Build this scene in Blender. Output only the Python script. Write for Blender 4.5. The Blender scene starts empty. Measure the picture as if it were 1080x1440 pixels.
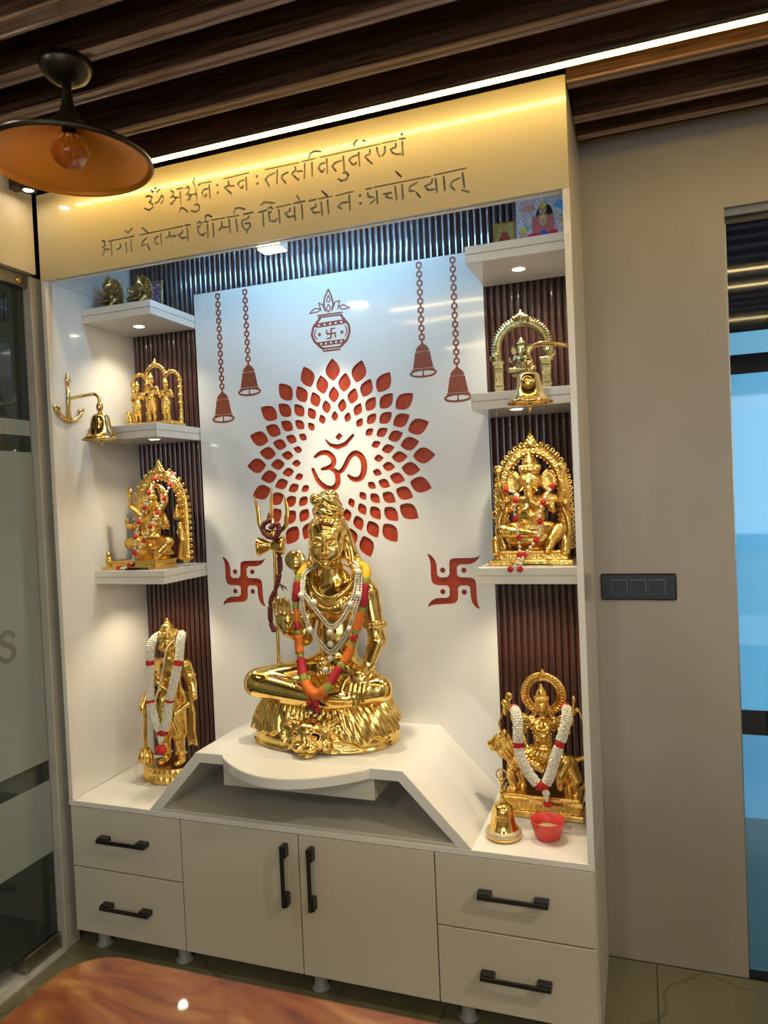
import bpy, bmesh, math, random
import numpy as np
from mathutils import Vector, Matrix
from mathutils.geometry import tessellate_polygon
random.seed(7); RNG=np.random.RandomState(7)
PI=math.pi
SC=bpy.context.scene; COL=SC.collection

# ------------------------------------------------------------------ camera
def setup_camera():
    f,cx,cy,cz,yaw,pitch,roll=(1016.66,1.9497,-2.0131,1.5743,0.3407,-0.0229,-0.0438)
    d=Vector((math.sin(-yaw)*math.cos(pitch),math.cos(yaw)*math.cos(pitch),math.sin(pitch)))
    r=d.cross(Vector((0,0,1))).normalized(); u=r.cross(d)
    r2=math.cos(roll)*r+math.sin(roll)*u; u2=-math.sin(roll)*r+math.cos(roll)*u
    cam=bpy.data.cameras.new('camera'); o=bpy.data.objects.new('camera',cam); COL.objects.link(o)
    m=Matrix((r2,u2,-d)).transposed().to_4x4(); m.translation=Vector((cx,cy,cz)); o.matrix_world=m
    cam.sensor_fit='VERTICAL'; cam.sensor_height=36; cam.sensor_width=27; cam.lens=f*36/1440
    cam.clip_start=.02; cam.clip_end=60
    cam.dof.use_dof=True; cam.dof.focus_distance=2.7; cam.dof.aperture_fstop=3.4
    SC.camera=o
setup_camera()
SC.view_settings.view_transform='Standard'; SC.view_settings.look='None'
SC.view_settings.exposure=0.6; SC.view_settings.gamma=1; SC.view_settings.use_curve_mapping=False
SC.cycles.max_bounces=8; SC.cycles.diffuse_bounces=4; SC.cycles.glossy_bounces=4; SC.cycles.transmission_bounces=6
SC.cycles.sample_clamp_indirect=4; SC.cycles.caustics_reflective=False; SC.cycles.caustics_refractive=False
w=bpy.data.worlds.new('world'); SC.world=w; w.use_nodes=True
w.node_tree.nodes['Background'].inputs[0].default_value=(.55,.72,1,1); w.node_tree.nodes['Background'].inputs[1].default_value=.35

# ------------------------------------------------------------------ lights of the room
WARM=(1,.80,.52); NEUT=(1,.91,.78); COOL=(.62,.82,1)
def spot(loc,target,power,angle,blend=.5,col=WARM,size=.02):
    l=bpy.data.lights.new('spot_lamp','SPOT'); l.energy=power; l.spot_size=math.radians(angle); l.spot_blend=blend
    l.color=col; l.shadow_soft_size=size
    o=bpy.data.objects.new('spot_lamp',l); COL.objects.link(o); o.location=loc
    o.rotation_euler=(Vector(target)-Vector(loc)).to_track_quat('-Z','Y').to_euler(); return o
def area(loc,target,power,sx,sy,col=NEUT):
    l=bpy.data.lights.new('area_lamp','AREA'); l.energy=power; l.shape='RECTANGLE'; l.size=sx; l.size_y=sy; l.color=col
    o=bpy.data.objects.new('area_lamp',l); COL.objects.link(o); o.location=loc
    o.rotation_euler=(Vector(target)-Vector(loc)).to_track_quat('-Z','Y').to_euler(); return o
# added fill lamps below the ceiling, behind and beside the camera
for x,y in ((1.3,-3.4),(3.4,-3.2),(3.4,-1.1)):
    area((x,y,2.62),(x,y,0),15,.16,.16,NEUT)
# added cool fill lamp, standing for daylight from an unseen window
area((2.2,-4.1,1.7),(1.3,0,1.5),16,2.2,1.2,(.72,.86,1))
# room beyond the right door: daylight
area((3.1,2.6,1.5),(2.7,.6,1.3),30,1.6,1.2,(.45,.78,1))

# ------------------------------------------------------------------ materials
MATS={}
def nt(name):
    m=bpy.data.materials.new(name); m.use_nodes=True; n=m.node_tree
    return m,n,n.nodes['Principled BSDF']
def node(n,t,**kw):
    x=n.nodes.new(t)
    for k,v in kw.items():
        if k in x.inputs: x.inputs[k].default_value=v
        else: setattr(x,k,v)
    return x
def simple(name,col,rough=.5,metal=0,coat=0,spec=.5,emit=None,estr=0,noise=0,nscale=20,bump=0,bscale=80,trans=0,stretch=None,col2=None,rvar=0):
    m,n,b=nt(name); L=n.links
    b.inputs['Base Color'].default_value=(*col,1); b.inputs['Roughness'].default_value=rough
    b.inputs['Metallic'].default_value=metal; b.inputs['Coat Weight'].default_value=coat; b.inputs['Coat Roughness'].default_value=.05
    b.inputs['Specular IOR Level'].default_value=spec; b.inputs['Transmission Weight'].default_value=trans
    if emit: b.inputs['Emission Color'].default_value=(*emit,1); b.inputs['Emission Strength'].default_value=estr
    if noise or bump:
        tc=node(n,'ShaderNodeTexCoord'); mp=node(n,'ShaderNodeMapping'); L.new(tc.outputs['Object'],mp.inputs[0])
        if stretch: mp.inputs['Scale'].default_value=stretch
    if noise:
        t=node(n,'ShaderNodeTexNoise'); t.inputs['Scale'].default_value=nscale; t.inputs['Detail'].default_value=6; L.new(mp.outputs[0],t.inputs['Vector'])
        r=node(n,'ShaderNodeValToRGB'); r.color_ramp.elements[0].position=.5-.5*min(1,1.0-noise*.5); r.color_ramp.elements[1].position=.5+.5*min(1,1.0-noise*.5)
        r.color_ramp.elements[0].position=.3; r.color_ramp.elements[1].position=.7
        c2=col2 if col2 else tuple(c*(1-noise) for c in col)
        r.color_ramp.elements[0].color=(*c2,1); r.color_ramp.elements[1].color=(*col,1)
        L.new(t.outputs['Fac'],r.inputs[0]); L.new(r.outputs[0],b.inputs['Base Color'])
    if bump:
        t2=node(n,'ShaderNodeTexNoise'); t2.inputs['Scale'].default_value=bscale; t2.inputs['Detail'].default_value=4; L.new(mp.outputs[0],t2.inputs['Vector'])
        bp=node(n,'ShaderNodeBump'); bp.inputs['Strength'].default_value=bump; bp.inputs['Distance'].default_value=.002
        L.new(t2.outputs['Fac'],bp.inputs['Height']); L.new(bp.outputs[0],b.inputs['Normal'])
    MATS[name]=m; return m
def gold(name,col,dark,rough,fmin=.30,fmax=.52,bump=0.0):
    # cast brass with an uneven tarnish
    m,n,b=nt(name); L=n.links
    tc=node(n,'ShaderNodeTexCoord'); t0=node(n,'ShaderNodeTexNoise'); t0.inputs['Scale'].default_value=26; t0.inputs['Detail'].default_value=5; L.new(tc.outputs['Object'],t0.inputs['Vector'])
    r=node(n,'ShaderNodeValToRGB')
    r.color_ramp.elements[0].position=fmin; r.color_ramp.elements[0].color=(*dark,1)
    r.color_ramp.elements[1].position=fmax; r.color_ramp.elements[1].color=(*col,1)
    L.new(t0.outputs['Fac'],r.inputs[0]); L.new(r.outputs[0],b.inputs['Base Color'])
    b.inputs['Metallic'].default_value=1; b.inputs['Roughness'].default_value=rough
    if bump:
        t=node(n,'ShaderNodeTexVoronoi'); t.inputs['Scale'].default_value=130; L.new(tc.outputs['Object'],t.inputs['Vector'])
        bp=node(n,'ShaderNodeBump'); bp.inputs['Strength'].default_value=bump; bp.inputs['Distance'].default_value=.003
        L.new(t.outputs['Distance'],bp.inputs['Height']); L.new(bp.outputs[0],b.inputs['Normal'])
    MATS[name]=m; return m
def woodmat(name,c1,c2,rough,coat=0,scale=(1,14,14),ns=4):
    m,n,b=nt(name); L=n.links
    tc=node(n,'ShaderNodeTexCoord'); mp=node(n,'ShaderNodeMapping'); mp.inputs['Scale'].default_value=scale; L.new(tc.outputs['Object'],mp.inputs[0])
    t=node(n,'ShaderNodeTexNoise'); t.inputs['Scale'].default_value=ns; t.inputs['Detail'].default_value=8; t.inputs['Distortion'].default_value=1.2; L.new(mp.outputs[0],t.inputs['Vector'])
    r=node(n,'ShaderNodeValToRGB'); r.color_ramp.elements[0].position=.35; r.color_ramp.elements[1].position=.68
    r.color_ramp.elements[0].color=(*c1,1); r.color_ramp.elements[1].color=(*c2,1)
    L.new(t.outputs['Fac'],r.inputs[0]); L.new(r.outputs[0],b.inputs['Base Color'])
    b.inputs['Roughness'].default_value=rough; b.inputs['Coat Weight'].default_value=coat; b.inputs['Coat Roughness'].default_value=.06
    MATS[name]=m; return m
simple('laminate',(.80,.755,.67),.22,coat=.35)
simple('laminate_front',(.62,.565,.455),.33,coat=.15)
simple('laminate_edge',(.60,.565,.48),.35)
simple('header_laminate',(.58,.50,.31),.30,coat=.9)
simple('glass_white',(.80,.78,.72),.12,coat=1.0)
simple('art_red',(.50,.055,.015),.45,noise=.35,nscale=60)
simple('art_brown',(.24,.05,.016),.5)
simple('mirror_steel',(.80,.80,.78),.16,metal=.9)
woodmat('fluted_wood',(.028,.009,.007),(.085,.022,.014),.3,coat=.5,scale=(14,14,1))
woodmat('ceiling_wood',(.028,.013,.008),(.155,.078,.042),.28,coat=.3,scale=(1,30,30))
woodmat('slat_edge_lit',(.16,.08,.045),(.42,.26,.16),.30,coat=.2,scale=(1,40,40))  # lighter copy of the slat wood, painting in the light on the undersides
woodmat('ceiling_dark',(.018,.010,.007),(.035,.02,.012),.5,scale=(1,10,10))
simple('plaster',(.375,.335,.28),.42,noise=.22,nscale=2.2,bump=.15,bscale=60,stretch=(1,1,.6))
simple('left_paint',(.70,.62,.47),.55)
simple('black_metal',(.012,.012,.013),.35)
simple('switch_black',(.008,.008,.009),.28)
simple('switch_line',(.25,.25,.25),.4)
simple('floor_stone',(.215,.20,.115),.16,noise=.35,nscale=2.6,coat=.3)
def veins(name,col,scale,w):
    m=MATS[name]; n=m.node_tree; L=n.links; b=n.nodes['Principled BSDF']; src=b.inputs['Base Color'].links[0].from_socket
    g=node(n,'ShaderNodeNewGeometry'); t=node(n,'ShaderNodeTexNoise'); t.inputs['Scale'].default_value=2.2; t.inputs['Detail'].default_value=5; L.new(g.outputs['Position'],t.inputs['Vector'])
    ad=node(n,'ShaderNodeVectorMath'); ad.operation='MULTIPLY_ADD'; ad.inputs[1].default_value=(.5,.5,.5); L.new(t.outputs['Color'],ad.inputs[0]); L.new(g.outputs['Position'],ad.inputs[2])
    v=node(n,'ShaderNodeTexVoronoi'); v.feature='DISTANCE_TO_EDGE'; v.inputs['Scale'].default_value=scale; L.new(ad.outputs[0],v.inputs['Vector'])
    r=node(n,'ShaderNodeValToRGB'); r.color_ramp.elements[0].position=0; r.color_ramp.elements[0].color=(.75,.75,.75,1); r.color_ramp.elements[1].position=w; r.color_ramp.elements[1].color=(0,0,0,1); L.new(v.outputs['Distance'],r.inputs[0])
    mx=node(n,'ShaderNodeMixRGB'); mx.inputs['Color2'].default_value=(*col,1); L.new(r.outputs[0],mx.inputs['Fac']); L.new(src,mx.inputs['Color1']); L.new(mx.outputs[0],b.inputs['Base Color'])
veins('floor_stone',(.09,.08,.05),1.7,.012)
simple('floor_joint',(.08,.075,.05),.6)
simple('steel',(.42,.40,.34),.32,metal=1,noise=.3,nscale=30)
simple('jamb_paint',(.50,.47,.40),.5,noise=.15,nscale=8)
simple('leg_plastic',(.30,.30,.29),.5)
simple('sill_marble',(.60,.57,.48),.25,noise=.3,nscale=25)
simple('clear_glass',(.045,.06,.055),.04,trans=.35)
simple('frost_glass',(.30,.335,.295),.45,trans=.12)
simple('frost_dark',(.16,.17,.14),.25)
def film(name,col,tr):
    m,n,b=nt(name); L=n.links; b.inputs['Base Color'].default_value=(*col,1); b.inputs['Roughness'].default_value=.25
    t=node(n,'ShaderNodeBsdfTranslucent'); t.inputs['Color'].default_value=(*tr,1); mx=node(n,'ShaderNodeMixShader'); mx.inputs[0].default_value=.72
    L.new(b.outputs[0],mx.inputs[1]); L.new(t.outputs[0],mx.inputs[2]); L.new(mx.outputs[0],n.nodes['Material Output'].inputs[0]); MATS[name]=m
film('door_blue',(.30,.58,.74),(.42,.80,1.0))
film('film_grey',(.16,.19,.18),(.20,.26,.25))
film('film_pale',(.30,.48,.58),(.34,.62,.80))
film('door_blue_pale',(.45,.62,.70),(.62,.88,1.0))
simple('door_clear_glass',(.85,.95,1),.03,trans=1.0)
simple('door_glass_dimmed',(.012,.018,.035),.03,trans=.4,coat=.6)
simple('carpet_grey',(.30,.34,.32),.9,noise=.5,nscale=120)
simple('led',(1,1,1),.5,emit=(1,.66,.20),estr=23)
simple('led_room',(1,1,1),.5,emit=(1,.76,.34),estr=16)
simple('led_cool',(1,1,1),.5,emit=(.30,.62,1),estr=58)
simple('led_white',(1,1,1),.5,emit=(1,.96,.9),estr=18)
simple('spot_disc',(1,1,1),.5,emit=(1,.90,.68),estr=26)
simple('fixture_white',(.75,.72,.66),.4)
simple('bronze_black',(.035,.028,.02),.32,metal=.8)
simple('copper_in',(.85,.30,.02),.42,metal=.55,bump=.25,bscale=300)
simple('bulb_glass',(.85,.5,.2),.02,trans=1.0)
simple('red_plastic',(.66,.055,.04),.38)
simple('rice',(.72,.58,.33),.8,noise=.5,nscale=300,bump=.6,bscale=400)
gold('gold_big',(.93,.66,.22),(.74,.46,.12),.15)
gold('gold_base',(.90,.62,.20),(.62,.38,.10),.17)
gold('gold_small',(.90,.59,.16),(.60,.34,.08),.23,bump=.25)
gold('gold_smooth',(.90,.60,.17),(.72,.44,.11),.13)
gold('gold_pale',(.46,.39,.19),(.25,.21,.10),.28,.35,.6,bump=.3)
gold('gold_antique',(.58,.38,.14),(.20,.12,.045),.28,.35,.6,bump=.35)
simple('brass_bell',(.80,.58,.25),.16,metal=1)
simple('silver_band',(.62,.52,.32),.4,metal=.8,bump=.8,bscale=500)
simple('pearl',(.86,.80,.66),.28,coat=.6)
simple('flower_crimson',(.52,.012,.03),.7,noise=.4,nscale=200)
simple('flower_orange',(.86,.20,.015),.7,noise=.3,nscale=200)
simple('flower_yellow',(.86,.52,.02),.7,noise=.3,nscale=200)
simple('flower_green',(.38,.42,.05),.7,noise=.5,nscale=200)
simple('flower_white',(.80,.74,.60),.8)
simple('flower_red',(.58,.015,.012),.7)
simple('rudraksha',(.16,.018,.014),.6,noise=.4,nscale=150)
simple('thread_cream',(.72,.62,.42),.8)
simple('backdrop_navy',(.03,.06,.13),.5,noise=.5,nscale=5)
simple('reveal_grey',(.20,.22,.24),.6)
simple('paper',(.8,.8,.8),.3)

# ------------------------------------------------------------------ object helpers
def link(name,me,mat=None,parent=None,smooth=False):
    o=bpy.data.objects.new(name,me); COL.objects.link(o)
    if mat is not None:
        for mm in (mat if isinstance(mat,(list,tuple)) else [mat]):
            me.materials.append(MATS[mm] if isinstance(mm,str) else mm)
    if smooth: me.shade_smooth()
    if parent: o.parent=parent
    return o
def tag(o,label=None,cat=None,group=None,kind=None):
    if label: o['label']=label
    if cat: o['category']=cat
    if group: o['group']=group
    if kind: o['kind']=kind
    return o
def thing(name,label,cat,loc=(0,0,0),group=None,rz=0):
    o=bpy.data.objects.new(name,None); COL.objects.link(o); o.location=loc; o.rotation_euler=(0,0,rz); o.empty_display_size=.05
    return tag(o,label,cat,group)
def fin(bm,name,mat,parent=None,smooth=False,loc=None):
    me=bpy.data.meshes.new(name); bm.normal_update(); bm.to_mesh(me); bm.free()
    o=link(name,me,mat,parent,smooth)
    if loc: o.location=loc
    return o
def bx(bm,lo,hi,bev=0.0,mi=0,seg=1):
    lo=Vector(lo);hi=Vector(hi)
    vs=[bm.verts.new((x,y,z)) for z in (lo.z,hi.z) for y in (lo.y,hi.y) for x in (lo.x,hi.x)]
    fs=[bm.faces.new([vs[i] for i in q]) for q in ((0,2,3,1),(4,5,7,6),(0,1,5,4),(2,6,7,3),(0,4,6,2),(1,3,7,5))]
    for f in fs: f.material_index=mi
    if bev>0:
        es=list({e for f in fs for e in f.edges}); bmesh.ops.bevel(bm,geom=es,offset=bev,segments=seg,affect='EDGES',profile=.5)
def box(name,lo,hi,mat,parent=None,bev=.0):
    bm=bmesh.new(); bx(bm,lo,hi,bev); return fin(bm,name,mat,parent)
def prism(bm,pts,axis,a,b,mi=0):
    """extrude closed 2D outline; axis 'y': pts are (x,z)"""
    def P(p,t):
        return (p[0],t,p[1]) if axis=='y' else ((t,p[0],p[1]) if axis=='x' else (p[0],p[1],t))
    A=[bm.verts.new(P(p,a)) for p in pts]; B=[bm.verts.new(P(p,b)) for p in pts]; n=len(pts)
    fs=[bm.faces.new(A),bm.faces.new(B[::-1])]
    for i in range(n): fs.append(bm.faces.new((A[i],B[i],B[(i+1)%n],A[(i+1)%n])))
    for f in fs: f.material_index=mi
    bmesh.ops.recalc_face_normals(bm,faces=fs)
def frames(pts):
    pts=[Vector(p) for p in pts]; n=len(pts); T=[]
    for i in range(n):
        t=(pts[min(i+1,n-1)]-pts[max(i-1,0)])
        T.append(t.normalized() if t.length>1e-9 else Vector((0,0,1)))
    up=Vector((0,0,1)) if abs(T[0].z)<.9 else Vector((0,1,0))
    N=[(up-T[0]*up.dot(T[0])).normalized()]
    for i in range(1,n):
        v=N[-1]-T[i]*N[-1].dot(T[i]); N.append(v.normalized() if v.length>1e-6 else N[-1])
    return pts,T,N
def tube(bm,pts,r,seg=8,cap=True,flat=1.0,star=0,stars=.2,closed=False,mi=0):
    pts,T,N=frames(pts); n=len(pts); R=r if hasattr(r,'__len__') else [r]*n; rings=[]
    for i in range(n):
        Bn=T[i].cross(N[i]); ring=[]
        for k in range(seg):
            a=2*PI*k/seg; rr=R[i]*(1+(stars*math.cos(star*a+i*1.7) if star else 0))
            ring.append(bm.verts.new(pts[i]+N[i]*(math.cos(a)*rr)+Bn*(math.sin(a)*rr*flat)))
        rings.append(ring)
    m=n if closed else n-1
    for i in range(m):
        A=rings[i];B=rings[(i+1)%n]
        for k in range(seg):
            f=bm.faces.new((A[k],A[(k+1)%seg],B[(k+1)%seg],B[k])); f.material_index=mi; f.smooth=True
    if cap and not closed:
        bm.faces.new(rings[0][::-1]).material_index=mi; bm.faces.new(rings[-1]).material_index=mi
def lathe(bm,prof,c=(0,0,0),seg=32,mi=0,cap=True,sx=1,sy=1):
    c=Vector(c); rings=[]
    for r,z in prof:
        rings.append([bm.verts.new(c+Vector((math.cos(2*PI*k/seg)*r*sx,math.sin(2*PI*k/seg)*r*sy,z))) for k in range(seg)])
    for A,B in zip(rings,rings[1:]):
        for k in range(seg):
            f=bm.faces.new((A[k],A[(k+1)%seg],B[(k+1)%seg],B[k])); f.material_index=mi; f.smooth=True
    if cap:
        if prof[0][0]>1e-5: bm.faces.new(rings[0][::-1]).material_index=mi
        if prof[-1][0]>1e-5: bm.faces.new(rings[-1]).material_index=mi
def ball(bm,c,r,seg=8,rings=6,sc=(1,1,1),mi=0):
    prof=[(math.sin(PI*i/rings),-math.cos(PI*i/rings)) for i in range(rings+1)]
    c=Vector(c); R=[]
    for j,(q,z) in enumerate(prof):
        if j in (0,rings): R.append([bm.verts.new(c+Vector((0,0,z*r*sc[2])))])
        else: R.append([bm.verts.new(c+Vector((math.cos(2*PI*k/seg)*q*r*sc[0],math.sin(2*PI*k/seg)*q*r*sc[1],z*r*sc[2]))) for k in range(seg)])
    for A,B in zip(R,R[1:]):
        for k in range(seg):
            a=[A[k%len(A)],A[(k+1)%len(A)],B[(k+1)%len(B)],B[k%len(B)]]
            u=[]; [u.append(v) for v in a if v not in u]
            if len(u)>2: f=bm.faces.new(u); f.smooth=True; f.material_index=mi
def ring(bm,c,R,r,axis='y',seg=24,ms=6,a0=0,a1=2*PI,sz=1.0):
    c=Vector(c); n=seg; cl=abs(a1-a0-2*PI)<1e-6; pts=[]
    for i in range(n if cl else n+1):
        a=a0+(a1-a0)*i/n
        v={'y':(math.cos(a)*R,0,math.sin(a)*R*sz),'z':(math.cos(a)*R,math.sin(a)*R*sz,0),'x':(0,math.cos(a)*R,math.sin(a)*R*sz)}[axis]
        pts.append(c+Vector(v))
    tube(bm,pts,r,ms,cap=not cl,closed=cl)
def smooth_path(P,n):
    """Catmull-Rom through points, n samples"""
    P=[Vector(p) for p in P]; Q=[2*P[0]-P[1]]+P+[2*P[-1]-P[-2]]; out=[]; m=len(P)-1
    for s in range(n):
        u=s/(n-1)*m; i=min(int(u),m-1); t=u-i; a,b,c,d=Q[i],Q[i+1],Q[i+2],Q[i+3]
        out.append(.5*((2*b)+(c-a)*t+(2*a-5*b+4*c-d)*t*t+(3*b-a-3*c+d)*t**3))
    return out
def arclen(P,n):
    """resample evenly"""
    L=[0]
    for a,b in zip(P,P[1:]): L.append(L[-1]+(b-a).length)
    out=[];j=0
    for s in range(n):
        u=L[-1]*s/(n-1)
        while j<len(L)-2 and L[j+1]<u: j+=1
        t=(u-L[j])/max(L[j+1]-L[j],1e-9); out.append(P[j].lerp(P[j+1],min(1,t)))
    return out
def copy_tree(o,parent=None):
    c=o.copy(); COL.objects.link(c)
    if parent: c.parent=parent
    for ch in list(o.children): copy_tree(ch,c)
    return c

# ------------------------------------------------------------------ volume sculpting (numpy distance field + surface nets)
class Vol:
    def __init__(s,lo,hi,h):
        s.h=h; s.lo=np.array(lo,np.float32); s.ax=[np.arange(lo[i],hi[i]+h,h,dtype=np.float32) for i in range(3)]
        s.d=np.full([len(a) for a in s.ax],.05,np.float32)
    def blk(s,lo,hi,m):
        sl=[]
        for i in range(3):
            a=int(max(0,math.floor((lo[i]-m-s.lo[i])/s.h))); b=int(min(len(s.ax[i]),math.ceil((hi[i]+m-s.lo[i])/s.h)+1))
            if b<=a: return None
            sl.append(slice(a,b))
        return tuple(sl),s.ax[0][sl[0]][:,None,None],s.ax[1][sl[1]][None,:,None],s.ax[2][sl[2]][None,None,:]
    def put(s,f,lo,hi,k=.004,cut=False):
        B=s.blk(lo,hi,k+3*s.h)
        if B is None: return
        sl,X,Y,Z=B; e=f(X,Y,Z).astype(np.float32); d=s.d[sl]
        if cut:
            e=-e; hh=np.clip(.5-.5*(d-e)/k,0,1); s.d[sl]=d*(1-hh)+e*hh+k*hh*(1-hh)
        else:
            hh=np.clip(.5+.5*(d-e)/k,0,1); s.d[sl]=d*(1-hh)+e*hh-k*hh*(1-hh)
    def ell(s,c,r,k=.004,cut=False,rot=None):
        c=np.array(c,float); r=np.array(r if hasattr(r,'__len__') else [r]*3,float)
        M=None
        if rot is not None:
            from mathutils import Euler
            M=np.array(Euler([math.radians(a) for a in rot]).to_matrix().transposed())
        R=r.max() if M is not None else r
        def f(X,Y,Z):
            x,y,z=X-c[0],Y-c[1],Z-c[2]
            if M is not None: x,y,z=(M[0][0]*x+M[0][1]*y+M[0][2]*z,M[1][0]*x+M[1][1]*y+M[1][2]*z,M[2][0]*x+M[2][1]*y+M[2][2]*z)
            k0=np.sqrt((x/r[0])**2+(y/r[1])**2+(z/r[2])**2); k1=np.sqrt((x/r[0]**2)**2+(y/r[1]**2)**2+(z/r[2]**2)**2)+1e-9
            return k0*(k0-1)/k1
        s.put(f,c-R,c+R,k,cut)
    def path(s,pts,rad,k=.004,cut=False,flat=None):
        P=np.array(pts,float); n=len(P); R=np.array(rad if hasattr(rad,'__len__') else [rad]*n,float)
        lo=(P-R[:,None]).min(0); hi=(P+R[:,None]).max(0)
        def f(X,Y,Z):
            best=None
            for i in range(n-1):
                a=P[i];ba=P[i+1]-a;L=max((ba**2).sum(),1e-12)
                x,y,z=X-a[0],Y-a[1],Z-a[2]
                t=np.clip((x*ba[0]+y*ba[1]+z*ba[2])/L,0,1)
                dy=(y-t*ba[1])*(1.0 if flat is None else 1/flat)
                e=np.sqrt((x-t*ba[0])**2+dy**2+(z-t*ba[2])**2)-(R[i]+t*(R[i+1]-R[i]))
                best=e if best is None else np.minimum(best,e)
            return best
        s.put(f,lo,hi,k,cut)
    def box(s,c,b,r=.002,k=.003,cut=False):
        c=np.array(c,float);b=np.array(b,float)
        def f(X,Y,Z):
            x,y,z=abs(X-c[0])-b[0]+r,abs(Y-c[1])-b[1]+r,abs(Z-c[2])-b[2]+r
            return np.sqrt(np.maximum(x,0)**2+np.maximum(y,0)**2+np.maximum(z,0)**2)+np.minimum(np.maximum(x,np.maximum(y,z)),0)-r
        s.put(f,c-b,c+b,k,cut)
    def tor(s,c,R,r,axis='y',k=.003,sx=1.0,cut=False):
        c=np.array(c,float); E=np.array([R*max(sx,1)+r]*3)
        def f(X,Y,Z):
            x,y,z=(X-c[0]),(Y-c[1]),(Z-c[2])
            if axis=='y': return np.sqrt((np.sqrt((x/sx)**2+z**2)-R)**2+y**2)-r
            if axis=='z': return np.sqrt((np.sqrt((x/sx)**2+y**2)-R)**2+z**2)-r
            return np.sqrt((np.sqrt(y**2+z**2)-R)**2+x**2)-r
        s.put(f,c-E,c+E,k,cut)
    def disp(s,f,lo,hi):
        B=s.blk(lo,hi,0)
        if B is None: return
        sl,X,Y,Z=B; d=s.d[sl]; s.d[sl]=np.where(np.abs(d)<.03,d+f(X,Y,Z).astype(np.float32),d)
    def mesh(s,name,mat,parent=None,loc=None):
        d=s.d; d[0]=d[-1]=.05; d[:,0]=d[:,-1]=.05; d[:,:,0]=d[:,:,-1]=.05
        ins=(d<0); nx,ny,nz=d.shape
        cnt=np.zeros((nx-1,ny-1,nz-1),np.int8)
        for a in (0,1):
            for b in (0,1):
                for c in (0,1): cnt+=ins[a:nx-1+a,b:ny-1+b,c:nz-1+c]
        I,J,K=np.nonzero((cnt>0)&(cnt<8)); n=len(I)
        ids=np.full(cnt.shape,-1,np.int32); ids[I,J,K]=np.arange(n,dtype=np.int32)
        acc=np.zeros((n,3)); w=np.zeros(n)
        for ax in range(3):
            for u in (0,1):
                for v in (0,1):
                    o=[0,0,0]; o[(ax+1)%3]=u; o[(ax+2)%3]=v; o2=list(o); o2[ax]=1
                    d0=d[I+o[0],J+o[1],K+o[2]].astype(float); d1=d[I+o2[0],J+o2[1],K+o2[2]].astype(float)
                    m=(d0<0)!=(d1<0); t=np.where(m,d0/np.where(m,d0-d1,1),0)
                    p=np.zeros((n,3)); p[:,0]=o[0];p[:,1]=o[1];p[:,2]=o[2]; p[:,ax]+=t
                    acc+=p*m[:,None]; w+=m
        V=(np.stack([I,J,K],1)+acc/w[:,None])*s.h+s.lo
        Q=[]
        for ax in range(3):
            o1=(ax+1)%3;o2=(ax+2)%3
            a=np.moveaxis(ins,(ax,o1,o2),(0,1,2)); idm=np.moveaxis(ids,(ax,o1,o2),(0,1,2))
            A=a[:-1,1:-1,1:-1];B=a[1:,1:-1,1:-1]; i,j,k=np.nonzero(A!=B)
            fl=A[i,j,k]; q=np.stack([idm[i,j,k],idm[i,j+1,k],idm[i,j+1,k+1],idm[i,j,k+1]],1)
            q[~fl]=q[~fl][:,::-1]; Q.append(q)
        Q=np.concatenate(Q)
        Q=Q[(Q>=0).all(1)]
        me=bpy.data.meshes.new(name); me.vertices.add(len(V)); me.vertices.foreach_set('co',V.astype(np.float32).ravel())
        me.loops.add(Q.size); me.loops.foreach_set('vertex_index',Q.astype(np.int32).ravel())
        me.polygons.add(len(Q)); me.polygons.foreach_set('loop_start',np.arange(0,Q.size,4,dtype=np.int32)); me.polygons.foreach_set('loop_total',np.full(len(Q),4,dtype=np.int32))
        me.update(calc_edges=True); me.validate()
        o=link(name,me,mat,parent,True)
        if loc: o.location=loc
        print('sculpt',name,len(Q)); return o

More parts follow.
